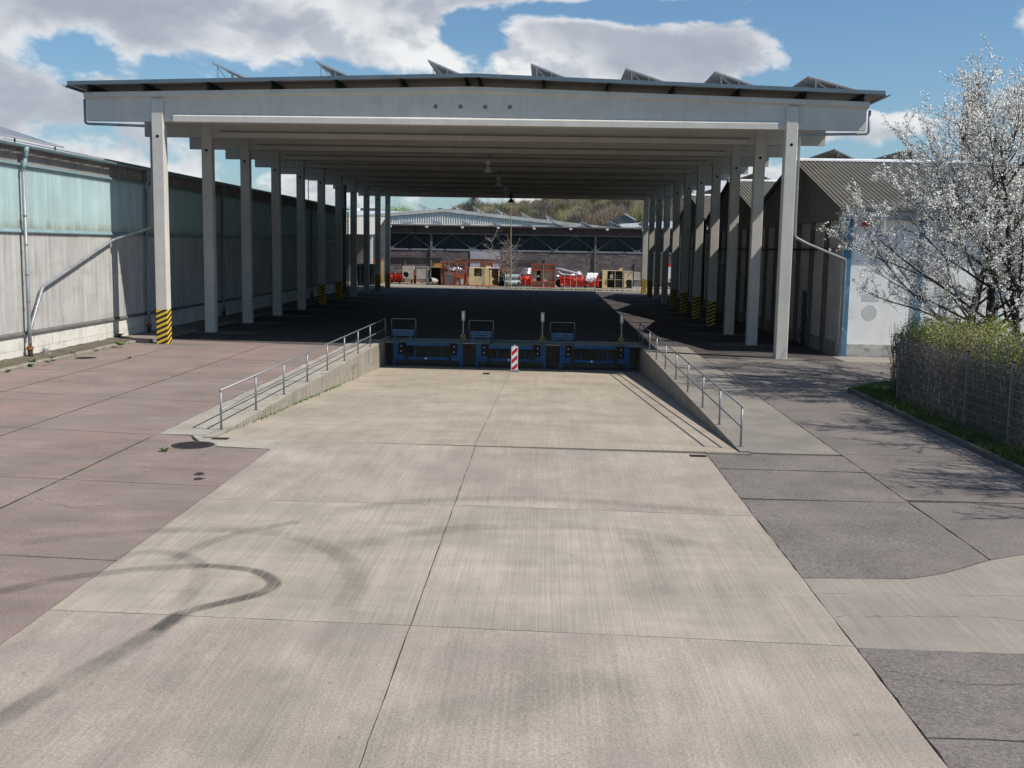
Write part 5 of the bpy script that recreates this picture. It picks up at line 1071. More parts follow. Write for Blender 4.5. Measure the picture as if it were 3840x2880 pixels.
def red_machine(t_, x0, x1, y, z0, z1, seed, straps):
    rn = random.Random(seed); L = x1-x0; h = z1-z0; d = 1.1
    m = MB(); m.box(x0+.1, x1-.1, y+.05, y+d-.05, z0+.16, z0+h*.55); m.build('body', mred, t_)
    m = MB(); m.tube([(x0+.05,y+d/2,z0+h*.62),(x1-.05,y+d/2,z0+h*.62)], h*.30, 12); m.build('roller', mred, t_, smooth=True)
    for zz in (.30, .52, .78): m = MB(); m.box(x0, x1, y-.03, y+.04, z0+h*zz, z0+h*zz+.07); m.build('rail', mred, t_)
    for x in (x0, x1-.1): m = MB(); m.box(x, x+.1, y+.0, y+d, z0+.08, z1-.06); m.build('end_plate', mred, t_)
    for k in range(int(L/.45)):
        x = x0+.25+k*.45; m = MB(); m.lathe([(.10,0),(.10,.05),(.05,.06)], (x+rn.uniform(-.08,.08), y-.09, z0+h*rn.choice((.22,.43,.66))), 10, 'y'); m.build('fitting', mred if k % 3 else M['bolt'], t_)
    for k in range(straps): x = x0+L*(k+.7)/(straps+.4); m = MB(); m.bar((x,y-.06,z0+.05), (x+.02,y-.05,z1+.02), .025, .02); m.build('strap', M['white'], t_)
    for k in range(4): x = x0+.2+(L-.4)*k/3; m = MB(); m.lathe([(.09,-.04),(.09,.04)], (x, y+.1, z0+.09), 12, 'y'); m.build('castor', M['black'], t_)
    m = MB(); m.box(x0+.02, x1-.02, y+.08, y+d-.08, z0+.09, z0+.158); m.build('skid', M['black'], t_)
def scr(name, label, cat, x, y=SY): return thing(name, label, cat, (x, y, SG(x)), SCR)
# far end by the warehouse: tan panel with red cap
x0, x1, z0, z1 = R4(zA, 365, 610, 430, 830); t_ = scr('timber_panel', 'tall tan timber panel with a red top leaning at the warehouse end of the row', 'panel', x0)
for k in range(5): xx = x0+(x1-x0)*k/5; m = MB(); m.box(xx+.01, xx+(x1-x0)/5-.01, SY+.2, SY+.3, z0+.05, z1-.15); m.build('plank', surf('tan_timber', (.50,.35,.19), .85, layers=[((6,6,.5),1,4,.2)]) if k == 0 else bpy.data.materials['tan_timber'], t_)
m = MB(); m.box(x0-.05, x1-.15, SY+.12, SY+.36, z1-.15, z1); m.build('red_cap', mrust, t_)
m = MB(); m.bar((x1-.5,SY,z0), (x1-.35,SY+.15,z1-.5), .07, .07); m.build('prop', morange, t_); m = MB(); m.bar((x1-.15,SY,z0), (x1-.75,SY+.1,z1-.9), .06, .06); m.build('prop', M['darksteel'], t_)
for k in range(5): m = MB(); m.bar((x1-.35,SY-.1,z0+.3+.2*k), (x1+.0,SY-.1,z0+.32+.2*k), .04, .05); m.build('rung', morange, t_)
x0, x1, z0, z1 = R4(zA, 720, 1165, 640, 815, SY+1.6); t_ = scr('red_machine', 'red ribbed machine unit behind the grey box with a round duct', 'machine', x0, SY+1.6); red_machine(t_, x0, x1, SY+1.4, z0, z1, 3, 3)
m = MB(); m.bar((x0+.1,SY+1.7,z1+.16), (x1-.8,SY+1.7,z1+.2), .5, .06); m.bar((x0-.1,SY+1.7,z1+.4), (x0+.4,SY+1.7,z1+.45), .3, .05); m.build('loose_sheet', mduct, t_)
# grey box with round duct
def panel_with_hole(m, x0, x1, z0, z1, cx_, cz_, r, y, th):
    ang = sorted([2*math.pi*i/20 for i in range(20)]+[math.atan2(z-cz_, x-cx_) % (2*math.pi) for x in (x0, x1) for z in (z0, z1)]); k = len(ang)
    for yy in (y, y+th):
        vs = []
        for an in ang:
            c, s_ = math.cos(an), math.sin(an); t0 = min((x1-cx_)/c if c > 1e-6 else 99, (x0-cx_)/c if c < -1e-6 else 99, (z1-cz_)/s_ if s_ > 1e-6 else 99, (z0-cz_)/s_ if s_ < -1e-6 else 99)
            vs += [(cx_+c*t0, yy, cz_+s_*t0), (cx_+c*r, yy, cz_+s_*r)]
        m.add(vs, [(2*i, 2*((i+1)%k), 2*((i+1)%k)+1, 2*i+1) for i in range(k)])
    vs = []
    for an in ang: vs += [(cx_+math.cos(an)*r, y, cz_+math.sin(an)*r), (cx_+math.cos(an)*r, y+th, cz_+math.sin(an)*r)]
    m.add(vs, [(2*i, 2*((i+1)%k), 2*((i+1)%k)+1, 2*i+1) for i in range(k)])
def open_box(t_, x0, x1, y0, y1, z0, z1, mat, th=.04, front=None):
    if front: m = MB(); front(m); m.build('front_panel', mat, t_)
    for nm, a in (('back_panel',(x0,x1,y1-th,y1,z0,z1)), ('side_panel',(x0,x0+th,y0+th,y1-th,z0,z1)), ('side_panel',(x1-th,x1,y0+th,y1-th,z0,z1)), ('top_panel',(x0+th,x1-th,y0+th,y1-th,z1-th,z1)), ('bottom_panel',(x0+th,x1-th,y0+th,y1-th,z0,z0+th))):
        m = MB(); m.box(*a); m.build(nm, mat, t_)
x0, x1, z0, z1 = R4(zA, 922, 1112, 538, 832); c = YP(*zA(985,675), SY); cz_ = z0+(z1-z0)*.53; t_ = scr('duct_box', 'grey galvanised box on legs with a large round duct opening', 'duct box', x0)
open_box(t_, x0, x1, SY, SY+1.0, z0+.55, z1, mgreyb, front=lambda m: panel_with_hole(m, x0, x1, z0+.55, z1, c.x, cz_, .28, SY, .04))
m = MB(); n = 20; prof = []
for r, h in ((.30,.04),(.36,-.16),(.33,-.17),(.28,.03)): prof.append((r, h))
m.lathe(prof, (c.x,SY,cz_), 24, 'y'); m.f = m.f[:-2]; m.build('duct_collar', mgreyb, t_)
for x in (x0+.05, x1-.05): m = MB(); m.box(x-.035, x+.035, SY+.02, SY+.09, z0, z0+.55); m.build('leg', mgreyb, t_)
m = MB(); m.prism([(x0+.3,z0+.12),(x1-.45,z0+.12),(x1-.2,z0+.55),(x0+.2,z0+.55)], 'y', SY+.1, SY+.8); m.build('hopper', mcream, t_)
x0, x1, z0, z1 = R4(zA, 1152, 1350, 542, 832); t_ = scr('grey_crate', 'plain grey sheet-metal crate on legs beside the round duct box', 'crate', x0)
m = MB(); m.box(x0+.05, x1-.05, SY+.03, SY+1, z0+.58, z1-.05); m.build('body', mgreyb, t_); frame_box(t_, x0+.03, x1-.03, SY, SY+1.03, z0+.55, z1, .06, M['zinc'], 'edge_bar')
for x in (x0+.05, x1-.05): m = MB(); m.box(x-.035, x+.035, SY+.02, SY+.09, z0, z0+.52); m.build('leg', mgreyb, t_)
m = MB(); m.prism([(x0+.35,z0+.1),(x1-.5,z0+.1),(x1-.3,z0+.52),(x0+.3,z0+.52)], 'y', SY+.1, SY+.8); m.build('hopper', mcream, t_)
x0, x1, z0, z1 = R4(zA, 1395, 1560, 555, 838); t_ = scr('brown_cabinet', 'dark brown open cabinet with an orange board on top', 'cabinet', x0)
open_box(t_, x0, x1, SY+.2, SY+1.3, z0, z1, mbrown); m = MB(); m.box(x0+.25, x1+.1, SY+.5, SY+.56, z1, z1+.42); m.build('orange_board', morange, t_); m = MB(); m.box(x0-.08, x1, SY+.15, SY+1.3, z1+.0, z1+.03); m.build('lid', mbeige, t_)
x0, x1, z0, z1 = R4(zA, 1240, 1485, 735, 840, SY-.8); t_ = scr('duct_cone', 'brown sheet-metal cone duct lying before the brown cabinet', 'duct', x0, SY-.8)
m = MB(); m.tube([(x0+.95,SY-1.0,z0+.52),(x0+1.25,SY-.4,z0+.42),(x1-.2,SY+.2,z0+.3)], [.26,.30,.34], 16, False); m.build('cone', mgreyb, t_, smooth=True)
m = MB(); m.prism([(x0,z0),(x0+.9,z0),(x0+.75,z0+.45),(x0+.55,z0+.35)], 'y', SY-.8, SY-.2); m.build('flap', mgreyb, t_)
# big red-oxide frames
def red_frame(label, x0, x1, z0, z1, y, cols, rows, fill, missing=()):
    t_ = scr('scrap_rack', label, 'rack', x0, y); w = .09
    xs = [x0+(x1-x0)*c for c in cols]; zs = [z0+(z1-z0)*r for r in rows]
    for x in (x0, x1): m = MB(); m.box(x-w/2, x+w/2, y, y+.35, z0, z1); m.build('frame_post', mrust, t_)
    for z in [z0+w/2, z1-w/2]+zs: m = MB(); m.box(x0+w/2, x1-w/2, y+.01, y+.34, z-w/2, z+w/2); m.build('frame_rail', mrust, t_)
    for x in xs[1:-1]: m = MB(); m.box(x-.03, x+.03, y+.02, y+.30, z0+w, z1-w); m.build('mullion', mgreyb, t_)
    allz = [z0]+zs+[z1]
    for i in range(len(xs)-1):
        for j in range(len(allz)-1):
            if (i, j) in missing: continue
            m = MB(); m.box(xs[i]+.05, xs[i+1]-.05, y+.27, y+.31, allz[j]+.05, allz[j+1]-.05); m.build('field_panel', fill, t_)
    return t_
x0, x1, z0, z1 = R4(zA, 1562, 1968, 470, 840, SY+.7); t_ = red_frame('wide red-oxide frame heaped with silver hoses behind two small cages', x0, x1, z0, z1, SY+.7, (0,.33,.66,1), (.72,), mbeige, {(2,0)})
m = MB(); m.bar((x0+.3,SY+.6,z1-.2), (x0+1.2,SY+.5,z0+1.5), .07, .05); m.build('loose_bar', mgreyb, t_); rn = random.Random(9)
for k in range(9):
    xx = x0+1.0+k*.13; zc = z0+(z1-z0)*.66+rn.uniform(-.1,.14); m = MB(); m.tube([(xx-.2,SY+.3,zc),(xx+.05,SY+.25,zc+.13),(xx+.3,SY+.35,zc-.05)], .085, 8); m.build('silver_hose', mduct, t_, smooth=True)
for (a, b, tp, lab, fillm) in ((1625, 1790, 632, 'small red-rimmed wire cage before the wide red frame', M['zinc']), (1798, 1955, 650, 'red-banded bin with a dark painted round hole before the wide red frame', mbeige)):
    x0, x1, z0, z1 = R4(zA, a, b, tp, 838, SY-.6); t_ = scr('scrap_cage', lab, 'cage', x0, SY-.6); frame_box(t_, x0+.05, x1-.05, SY-.6, SY+.2, z0, z1, .07, mrust)
    m = MB(); m.box(x0+.1, x1-.1, SY-.5, SY+.12, z0+.1, z1-.12); m.build('load', fillm, t_)
    if b > 1800:
        m = MB(); m.box(x0+.08, x1-.08, SY-.63, SY-.52, z1-.42, z1-.1); m.build('band', mrust, t_); m = MB(); m.lathe([(.10,0),(.10,.02)], (x0+.35,SY-.53,z0+.72), 12, 'y'); m.build('round_hole_shade', M['hole'], t_)  # round hole is a flat disc with its shade painted on
        m = MB(); m.tube([(x1-.3,SY-.5,z0+.1),(x1-.3,SY-.5,z0+.75)], .11, 8); m.build('white_canister', M['white'], t_)
    else:
        for k in range(5): xx = x0+.2+k*(x1-x0-.4)/4; m = MB(); m.box(xx-.012, xx+.012, SY-.62, SY-.58, z0+.05, z1-.05); m.build('wire', M['zinc'], t_)
# cream box with a square window
x0, x1, z0, z1 = R4(zB, 325, 640, 692, 1062, SY-.3); t_ = scr('cream_cabin_box', 'cream sheet box with a square window opening and red skid', 'box', x0, SY-.3)
wx0, wx1, wz0, wz1 = x0+(x1-x0)*.33, x0+(x1-x0)*.84, z0+(z1-z0)*.52, z0+(z1-z0)*.96
for nm, a in (('front_panel',(x0,wx0)), ('front_panel',(wx1,x1))): m = MB(); m.box(a[0], a[1]-.003, SY-.3, SY-.26, z0+.06, z1); m.build(nm, mcream if nm and a[0] == x0 else mgreyb, t_)
m = MB(); m.box(wx0, wx1, SY-.3, SY-.26, z0+.06, wz0); m.build('front_panel', mcream, t_); m = MB(); m.box(wx0, wx1, SY-.3, SY-.26, wz1, z1); m.build('front_panel', mcream, t_)
open_box(t_, x0, x1, SY-.3, SY+1.2, z0+.06, z1, mcream)
m = MB(); m.bar((wx0+.05,SY+.1,wz0+.25), (wx1-.1,SY+.2,wz1-.1), .06, .04); m.bar((wx1-.25,SY,wz0), (wx1-.25,SY,wz1), .06, .04); m.box(wx0+.2, wx0+.65, SY+.0, SY+.04, wz0-.05, wz0+.3); m.build('inner_parts', mgreyb, t_)
m = MB(); m.box(x0, x1+2.3, SY-.34, SY+1.2, z0, z0+.055); m.build('red_skid', mrust, t_)
xa0, xa1, z0, z1 = R4(zB, 645, 748, 700, 1062, SY-.2); t_ = scr('cream_side_box', 'narrow plain cream box beside the windowed box', 'box', xa0, SY-.2); m = MB(); m.box(xa0, xa1, SY-.2, SY+1.0, z0+.057, z1); m.build('body', mcream, t_); m = MB(); m.box(xa0+.1, xa1+.1, SY+.2, SY+.5, z1, z1+.25); m.build('top_block', mcream, t_)
x0, x1, z0, z1 = R4(zB, 752, 945, 700, 1062, SY-.2); t_ = scr('open_cream_box', 'open-fronted cream box with torn front panel and white top board', 'box', x0, SY-.2)
open_box(t_, x0, x1, SY-.2, SY+1.1, z0+.06, z1, mbeige); m = MB(); m.box(x0-.02, x1+.1, SY-.26, SY+1.1, z1+.002, z1+.07); m.build('top_board', M['white'], t_)
m = MB(); m.add([(x0,SY-.205,z0+.06),(x0+.35,SY-.205,z0+.06),(x0+.25,SY-.205,z0+.5),(x0+.48,SY-.205,z0+.75),(x0+.2,SY-.205,z0+1.0),(x0+.25,SY-.205,z1-.1),(x0,SY-.205,z1-.02)], [(0,1,2,3,4,5,6)]); m.add([(p[0],p[1]+.02,p[2]) for p in m.v[:7]], [(6,5,4,3,2,1,0)]); m.build('torn_panel', mcream, t_)
m = MB(); m.box(x0+.55, x0+.75, SY+.4, SY+.6, z0+.8, z0+1.25); m.build('rusty_block', M['rust'], t_)
x0, x1, z0, z1 = R4(zB, 285, 808, 598, 705, SY+1.6); t_ = red_frame('low red-oxide frame showing above the cream boxes', x0, x1, gz(x0), 2.55, SY+1.6, (0,.5,1), (.72,), mbeige, {(0,1)})
x0, x1, z0, z1 = R4(zB, 880, 1090, 625, 760, SY+1.2); t_ = scr('rusty_sheets', 'buckled rusty orange sheets propped behind the open cream box', 'sheet metal', x0, SY+1.2)
for k, q in enumerate(([(x0,1.75),(x0+.9,2.3),(x0+.95,1.7)], [(x0+.5,1.65),(x1,2.05),(x1-.1,1.2)], [(x0+.1,1.7),(x0+.8,1.75),(x0+.6,.0),(x0+.2,.0)])): m = MB(); m.prism(q, 'y', SY+1.2+k*.12, SY+1.23+k*.12); m.build('sheet', M['rust'], t_)
# big drums
for (cu, cv, r, xr, lab, dk) in ((1050,990,68,1365,'lower blue-grey duct drum lying beside the bare tree foot',0), (1068,850,64,1365,'upper blue-grey duct drum stacked beside the bare tree',1)):
    p = YP(*zB(cu, cv), SY+.3); e = YP(*zB(xr, cv), SY+.3); rr = r/5.53*116/FPX; zc = gz(p.x)+rr+(.0 if dk == 0 else rr*1.95); yy = SY+.3+(.25 if dk else 0)
    t_ = scr('duct_drum', lab, 'drum', p.x, yy); m = MB(); m.tube([(p.x-.1,yy-.75,zc),(p.x+.5,yy-.25,zc),(e.x,yy+.35,zc)], rr, 20, False); m.build('shell', mdrum, t_, smooth=True)
    m = MB(); m.tube([(p.x-.07,yy-.725,zc),(p.x+.5,yy-.24,zc),(e.x-.1,yy+.27,zc)], rr*.95, 20, False); m.build('inner_shade', M['hole'], t_); m = MB(); m.tube([(p.x-.13,yy-.775,zc),(p.x-.05,yy-.71,zc)], rr*1.05, 20, False); m.build('rim', M['zinc'], t_)  # near-black inner tube paints the shade inside the drum
for (cu, cv, lab) in ((968,985,'lower dark pipe end half hidden by the open cream box'), (965,830,'upper dark pipe end half hidden by the open cream box')):
    p = YP(*zB(cu, cv), SY+.9); rr = .27; zc = gz(p.x)+rr+(0 if cv > 900 else .56); t_ = scr('pipe_end', lab, 'pipe', p.x, SY+.9); m = MB(); m.tube([(p.x,SY+.5,zc),(p.x,SY+2.2,zc)], rr, 18, False); m.build('shell', mdrum, t_, smooth=True); m = MB(); m.tube([(p.x,SY+.52,zc),(p.x,SY+2.15,zc)], rr*.93, 18, True); m.build('inner_shade', M['hole'], t_)  # capped near-black tube stands for the darkness in the pipe
x0, x1, z0, z1 = R4(zB, 1358, 1610, 832, 1072, SY+.6); t_ = scr('red_machine', 'short red machine unit topped with silver pipes beside the drums', 'machine', x0, SY+.6); red_machine(t_, x0, x1+.1, SY+.5, z0, z1, 5, 1)
for k in range(4): m = MB(); zz = z1+.12+.16*k; m.tube([(x0+.1+.12*k,SY+.8,zz),(x1+.1,SY+.9,zz+.03)], .10, 8); m.build('silver_pipe', mduct, t_, smooth=True)
x0, x1, z0, z1 = R4(zB, 1618, 2115, 612, 1092, SY-.9); t_ = red_frame('large red-edged panel frame with beige fields in front of the red machines', x0, x1, z0, z1, SY-.9, (0,.5,1), (.24,.74), mbeige, {(0,1)})
m = MB(); m.box(x0+.12, x0+.5, SY-.65, SY-.6, z0+.65, z0+1.75); m.box(x0+.95, x0+1.2, SY-.65, SY-.6, z0+.65, z0+1.75); m.build('inner_panel', mbeige, t_); m = MB(); m.lathe([(.13,0),(.13,.18),(.08,.19)], (x0+.72,SY-.72,z0+1.18), 14, 'y'); m.build('white_fitting', M['white'], t_)
m = MB(); m.box(x0+.55, x0+.95, SY-.58, SY-.55, z0+.65, z0+1.75); m.build('gap_shade_sheet', M['hole'], t_)  # black sheet paints the shade seen between the inner panels
# long red machine with straps, ducts, sheeting
x0, x1, z0, z1 = R4(zC, 245, 965, 755, 968, SY); t_ = scr('red_machine', 'long red machine bound with white straps under silver ducts', 'machine', x0); red_machine(t_, x0, x1, SY, z0, z1, 7, 6)
m = MB(); m.lathe([(.42,-.15),(.42,.15)], (x0-.05,SY+.5,z0+.43), 20, 'y'); m.build('black_wheel', M['black'], t_)
t_ = scr('silver_duct', 'bent silver duct lying across the long red machine', 'duct', x0, SY+.3); t_.location.z += 0
P = lambda a, b, y=SY+.35: YP(*zC(a, b), y)+Vector((0,0,.0))
m = MB(); m.tube([P(120,650),P(200,625),P(280,640),P(420,680),P(560,720),P(660,745)], .13, 10); m.build('main_duct', mduct, t_, smooth=True)
m = MB(); m.tube([P(165,700,SY+.7),P(230,690,SY+.7),P(270,730,SY+.7),P(420,750,SY+.7),P(560,735,SY+.8)], .11, 10); m.build('second_duct', mduct, t_, smooth=True)
m = MB(); m.tube([P(470,680,SY+.9),P(560,690,SY+.9),P(650,700,SY+.9)], .06, 8); m.tube([P(130,760,SY+.4),P(240,770,SY+.4)], .12, 8); m.build('branch_duct', mduct, t_, smooth=True)
rn = random.Random(14); m = MB(); n = 9; a = P(705,705,SY-.12); b = P(950,880,SY-.12)
for i in range(n+1):
    for j in range(n+1):
        u, v = i/n, j/n; x = a.x+(b.x-a.x)*(u*.8+.2*(1-v)+rn.uniform(-.03,.03)); z = a.z+(b.z-a.z)*(v*(.75+.25*math.sin(u*3)))+rn.uniform(-.03,.03); y = SY-.1-.22*math.sin(v*2.6)+rn.uniform(-.09,.09)+(.45*(1-v)**3)
        m.v.append((x, y, z))
for i in range(n):
    for j in range(n): k = i*(n+1)+j; m.f.append((k, k+1, k+n+2, k+n+1))
tag(m.build('white_sheeting', mtarp), 'crumpled white plastic sheeting draped over the long red machine', 'sheeting')
p = P(985,700,SY+.6); t_ = scr('silver_hood', 'pale metal hood and tray standing behind the white sheeting', 'hood', p.x, SY+.6); m = MB(); m.prism([(p.x-.25,gz(0)),(p.x+.35,gz(0)),(p.x+.35,p.z+.35),(p.x+.1,p.z+.3),(p.x-.1,p.z)], 'y', SY+.6, SY+1.2); m.build('hood', mdrum, t_); m = MB(); m.box(p.x-.3, p.x+.5, SY+.1, SY+.55, gz(0)+.75, gz(0)+.95); m.build('tray', mduct, t_); m = MB(); m.box(p.x-.2, p.x+.4, SY+.15, SY+.5, gz(0), gz(0)+.74); m.build('dark_base', M['black'], t_)
# cream cabinets with shelves
x0, x1, z0, z1 = R4(zC, 1022, 1410, 632, 960, SY); t_ = scr('cream_cabinet', 'wide cream cabinet with open dark shelves and a yellow box on top', 'cabinet', x0)
open_box(t_, x0, x1, SY, SY+.9, z0+.05, z1, mcream, .05); xl = x0+(x1-x0)*.24; m = MB(); m.box(x0, xl, SY-.004, SY+.03, z0+.05, z1); m.build('door', mcream, t_)
m = MB(); m.box(xl, x1-.05, SY+.02, SY+.85, z0+(z1-z0)*.48, z0+(z1-z0)*.48+.05); m.build('shelf', mbeige, t_); xm = (xl+x1)/2; m = MB(); m.box(xm-.03, xm+.03, SY+.0, SY+.85, z0+.1, z1-.05); m.build('divider', mbeige, t_)
m = MB(); m.box(x0+.06, x1-.06, SY+.6, SY+.62, z0+.1, z1-.06); m.build('dark_back', M['darksteel'], t_)
for k in range(6): m = MB(); zz = z0+.25+.22*k; m.box(xm+.15, x1-.2, SY+.3, SY+.33, zz, zz+.05); m.build('louvre', M['zinc'], t_)
m = MB(); m.box(x1-.42, x1-.02, SY+.2, SY+.7, z1+.002, z1+.24); m.build('yellow_box', surf('yellow_carton', (.6,.45,.16), .8), t_); m = MB(); m.bar((xl+.55,SY-.05,z1), (xl+.45,SY-.15,z1-.7), .03, .03); m.box(xl+.28, xl+.6, SY-.2, SY-.12, z1-.85, z1-.45); m.build('hanging_unit', mgreyb, t_)
x0, x1, z0, z1 = R4(zC, 1418, 1592, 638, 960, SY); t_ = scr('cream_frame_box', 'cream framed box with a torn yellow front next to the cabinet', 'box', x0); frame_box(t_, x0+.04, x1-.04, SY, SY+.9, z0+.02, z1, .08, mbeige, 'edge_bar')
m = MB(); m.box(x0+.05, x1-.05, SY+.8, SY+.85, z0+.1, z1-.1); m.build('back_panel', mbeige, t_); m = MB(); m.prism([(x0+.05,z0+.1),(x0+.35,z0+.25),(x0+.15,z0+.75),(x0+.38,z0+1.05),(x0+.1,z1-.15),(x0+.05,z1-.15)], 'y', SY-.03, SY-.01); m.build('torn_panel', mcream, t_); m = MB(); m.box(x0+.35, x1-.1, SY+.2, SY+.7, z0+.05, z0+.95); m.build('inner_chest', M['darksteel'], t_); m = MB(); m.box(x0+.3, x1-.05, SY+.1, SY+.75, z0+1.0, z0+1.06); m.build('inner_shelf', M['white'], t_)
x0, x1, z0, z1 = R4(zC, 1598, 1735, 662, 975, SY); t_ = scr('metal_stand', 'grey metal table stand with bent legs at the end of the row', 'stand', x0)
m = MB(); m.box(x0, x1, SY, SY+.8, z0+.98, z0+1.06); m.build('top', mgreyb, t_); m = MB(); m.box(x0+.05, x1-.02, SY+.3, SY+.36, z0+1.06, z1); m.build('upright_panel', mgreyb, t_)
for k in range(5): xx = x0+.08+k*(x1-x0-.16)/4; m = MB(); m.tube([(xx,SY+.1,z0+.98),(xx+.05,SY+.08,z0+.5),(xx+(.1 if k < 2 else 0),SY+.05,z0)], .02, 5); m.build('leg', M['zinc'], t_)
# white trailer glimpsed between the far columns on the shed side
p = YP(2495, 1100, 118); x0, x1 = p.x, p.x+5.2; g = gz(p.x); t_ = scr('white_trailer', 'white box trailer with red top band glimpsed between far columns', 'trailer', x0, 118)
m = MB(); m.box(x0, x1, 118, 120.4, g+.75, g+2.55); m.build('body', M['white'], t_); m = MB(); m.box(x0-.01, x1+.01, 117.99, 120.41, g+2.45, g+2.72); m.build('red_band', surf('signal_red', (.55,.03,.02), .5), t_); m = MB(); m.box(x0+.2, x1-.2, 118.2, 120.2, g+.5, g+.745); m.build('chassis', M['black'], t_)
for xx in (x0+.8, x0+1.9, x1-.8): m = MB(); m.lathe([(.40,0),(.40,.24)], (xx,117.98,g+.40), 18, 'y'); w_ = m.build('wheel', M['black'], t_); m = MB(); m.lathe([(.2,0),(.2,.02)], (xx,117.955,g+.40), 14, 'y'); m.build('rim', M['zinc'], w_)
m = MB(); m.box(x0+.4, x0+.9, 117.97, 117.99, g+.9, g+1.15); m.build('orange_marker', morange, t_)
# dark skip in the shade by the warehouse end
p = YP(1345, 1065, 108); t_ = scr('dark_skip', 'dark high-sided skip standing in shade at the far warehouse corner', 'skip', p.x, 108); g = 0
m = MB(); m.prism([(p.x-.2,g+.1),(p.x+1.5,g+.1),(p.x+1.6,g+2.2),(p.x-.3,g+2.2)], 'y', 108.5, 110.5); m.build('body', M['black'], t_)
for k in range(4): xx = p.x+.0+k*.4; m = MB(); m.box(xx, xx+.06, 108.44, 108.5, g+.1, g+2.15); m.build('rib', M['black'], t_)
# thin pole by the bare tree
p = YP(1916, 1062, 112.5); t_ = thing('thin_pole', 'thin ochre pole standing before the bare tree', 'pole', (p.x, 112.5, gz(p.x))); q = YP(1916, 765, 112.5)
m = MB(); m.tube([(p.x,112.5,gz(p.x)-.05),(q.x,112.5,q.z)], [.055,.04], 8); m.build('mast', surf('ochre_pole', (.36,.27,.14), .7, layers=[(I3,3,3,.2)]), t_); m = MB(); m.lathe([(.07,0),(.07,.06)], (q.x,112.5,q.z), 8); m.build('cap', M['zinc'], t_)

# ================================================================== TREES
def branch_path(rn, a, d, L, n, wob, up):
    pts = [Vector(a)]; d = Vector(d).normalized()
    for i in range(n):
        d = (d+Vector((rn.gauss(0,wob), rn.gauss(0,wob), rn.gauss(0,wob)+up))).normalized(); pts.append(pts[-1]+d*(L/n))
    return pts
def blossom_tree(label, base, H_, spread, seed, dens=1.0, low=.22):
    rn = random.Random(seed); t_ = thing('blossom_tree', label, 'tree', base, 'white blossoming trees behind the hedge')
    wood = MB(); fl_ = MB(); lf = MB()
    def blooms(pts, step, start=.0):
        for a, b in zip(pts[:-1], pts[1:]):
            L = (b-a).length; k = max(1, int(L/step*dens))
            for _ in range(k):
                t0 = rn.random(); c0 = a.lerp(b, t0)
                for _r in range(rn.randint(2, 5)):
                    q = c0+Vector((rn.gauss(0,.028), rn.gauss(0,.028), rn.gauss(0,.028))); s_ = rn.uniform(.010,.030)
                    u = Vector((rn.gauss(0,1),rn.gauss(0,1),rn.gauss(0,1))).normalized(); w = u.orthogonal().normalized()
                    (lf if rn.random() < .10 else fl_).add([q-u*s_, q+w*s_, q+u*s_, q-w*s_], [(0,1,2,3)])
    trunk = branch_path(rn, base, (rn.uniform(-.05,.05), rn.uniform(-.05,.05), 1), H_*.92, 9, .05, .05); r0 = .0165*H_
    wood.tube(trunk, [r0*(1-.09*i)+.012 for i in range(10)], 9)
    nl = 26
    for i in range(nl):
        f_ = low+(.97-low)*(i/(nl-1))**1.3; k = f_*9; j = min(8, int(k)); a = trunk[j].lerp(trunk[j+1], k-j); an = i*2.4+rn.uniform(-.4,.4)
        L = spread*(1.10-.60*f_)*rn.uniform(.8,1.12); rise = .45+.95*f_
        d = Vector((math.cos(an), math.sin(an), rise*rn.uniform(.7,1.1))); p1 = branch_path(rn, a, d, L, 7, .10, .05); r1 = r0*(.42-.25*f_)
        wood.tube(p1, [max(.008, r1*(1-.12*q)) for q in range(8)], 6); blooms(p1[3:], .07)
        for q in range(int(5+L*3.0)):
            t1 = rn.uniform(.18, .98)*7; j1 = min(6, int(t1)); a2 = p1[j1].lerp(p1[j1+1], t1-j1); dd = (p1[j1+1]-p1[j1]).normalized()
            d2 = (dd*.7+Vector((rn.gauss(0,.55), rn.gauss(0,.55), rn.gauss(.25,.4)))).normalized(); L2 = rn.uniform(.7,1.5)*(1.15-.35*t1/7)
            p2 = branch_path(rn, a2, d2, L2, 4, .12, .05); wood.tube(p2, [.011,.008,.006,.005,.003], 4, False); blooms(p2[1:], .07)
            for z in range(rn.randint(3,5)):
                t2 = rn.uniform(.2,.98)*4; j2 = min(3, int(t2)); a3 = p2[j2].lerp(p2[j2+1], t2-j2); d3 = ((p2[j2+1]-p2[j2]).normalized()*.8+Vector((rn.gauss(0,.6), rn.gauss(0,.6), rn.gauss(.15,.5)))).normalized()
                p3 = branch_path(rn, a3, d3, rn.uniform(.25,.65), 2, .15, .05); wood.tube(p3, [.0045,.0035,.002], 3, False); blooms(p3, .065)
    wood.build('trunk', M['barkdark'], t_, smooth=True); fl_.build('blossom', M['blossom'], t_); lf.build('young_leaves', M['budleaf'], t_)
# trunks seen at photo x 3618, 3722 and 3820
def at(u, y): return YP(u, 1180, y).x
blossom_tree('white blossoming tree with a branch reaching over the shed corner', (at(3610,36.0), 36.0, gz(15)), 8.0, 6.6, 101, 1.2, .15)
blossom_tree('forked blossoming tree between the two other trunks behind the hedge', (at(3725,33.5), 33.5, gz(15)), 8.4, 4.8, 202, 1.0)
blossom_tree('blossoming tree whose trunk leans at the outer end of the hedge', (at(3838,30.5), 30.5, gz(15)), 8.2, 4.4, 303, 1.0)
blossom_tree('blossoming tree standing past the end of the picture along the verge', (14.6, 24.2, gz(15)), 7.6, 4.4, 404, .9)
blossom_tree('blossoming tree beyond the picture edge beside the nearer yard', (14.4, 18.0, gz(15)), 7.8, 4.8, 505, .9)
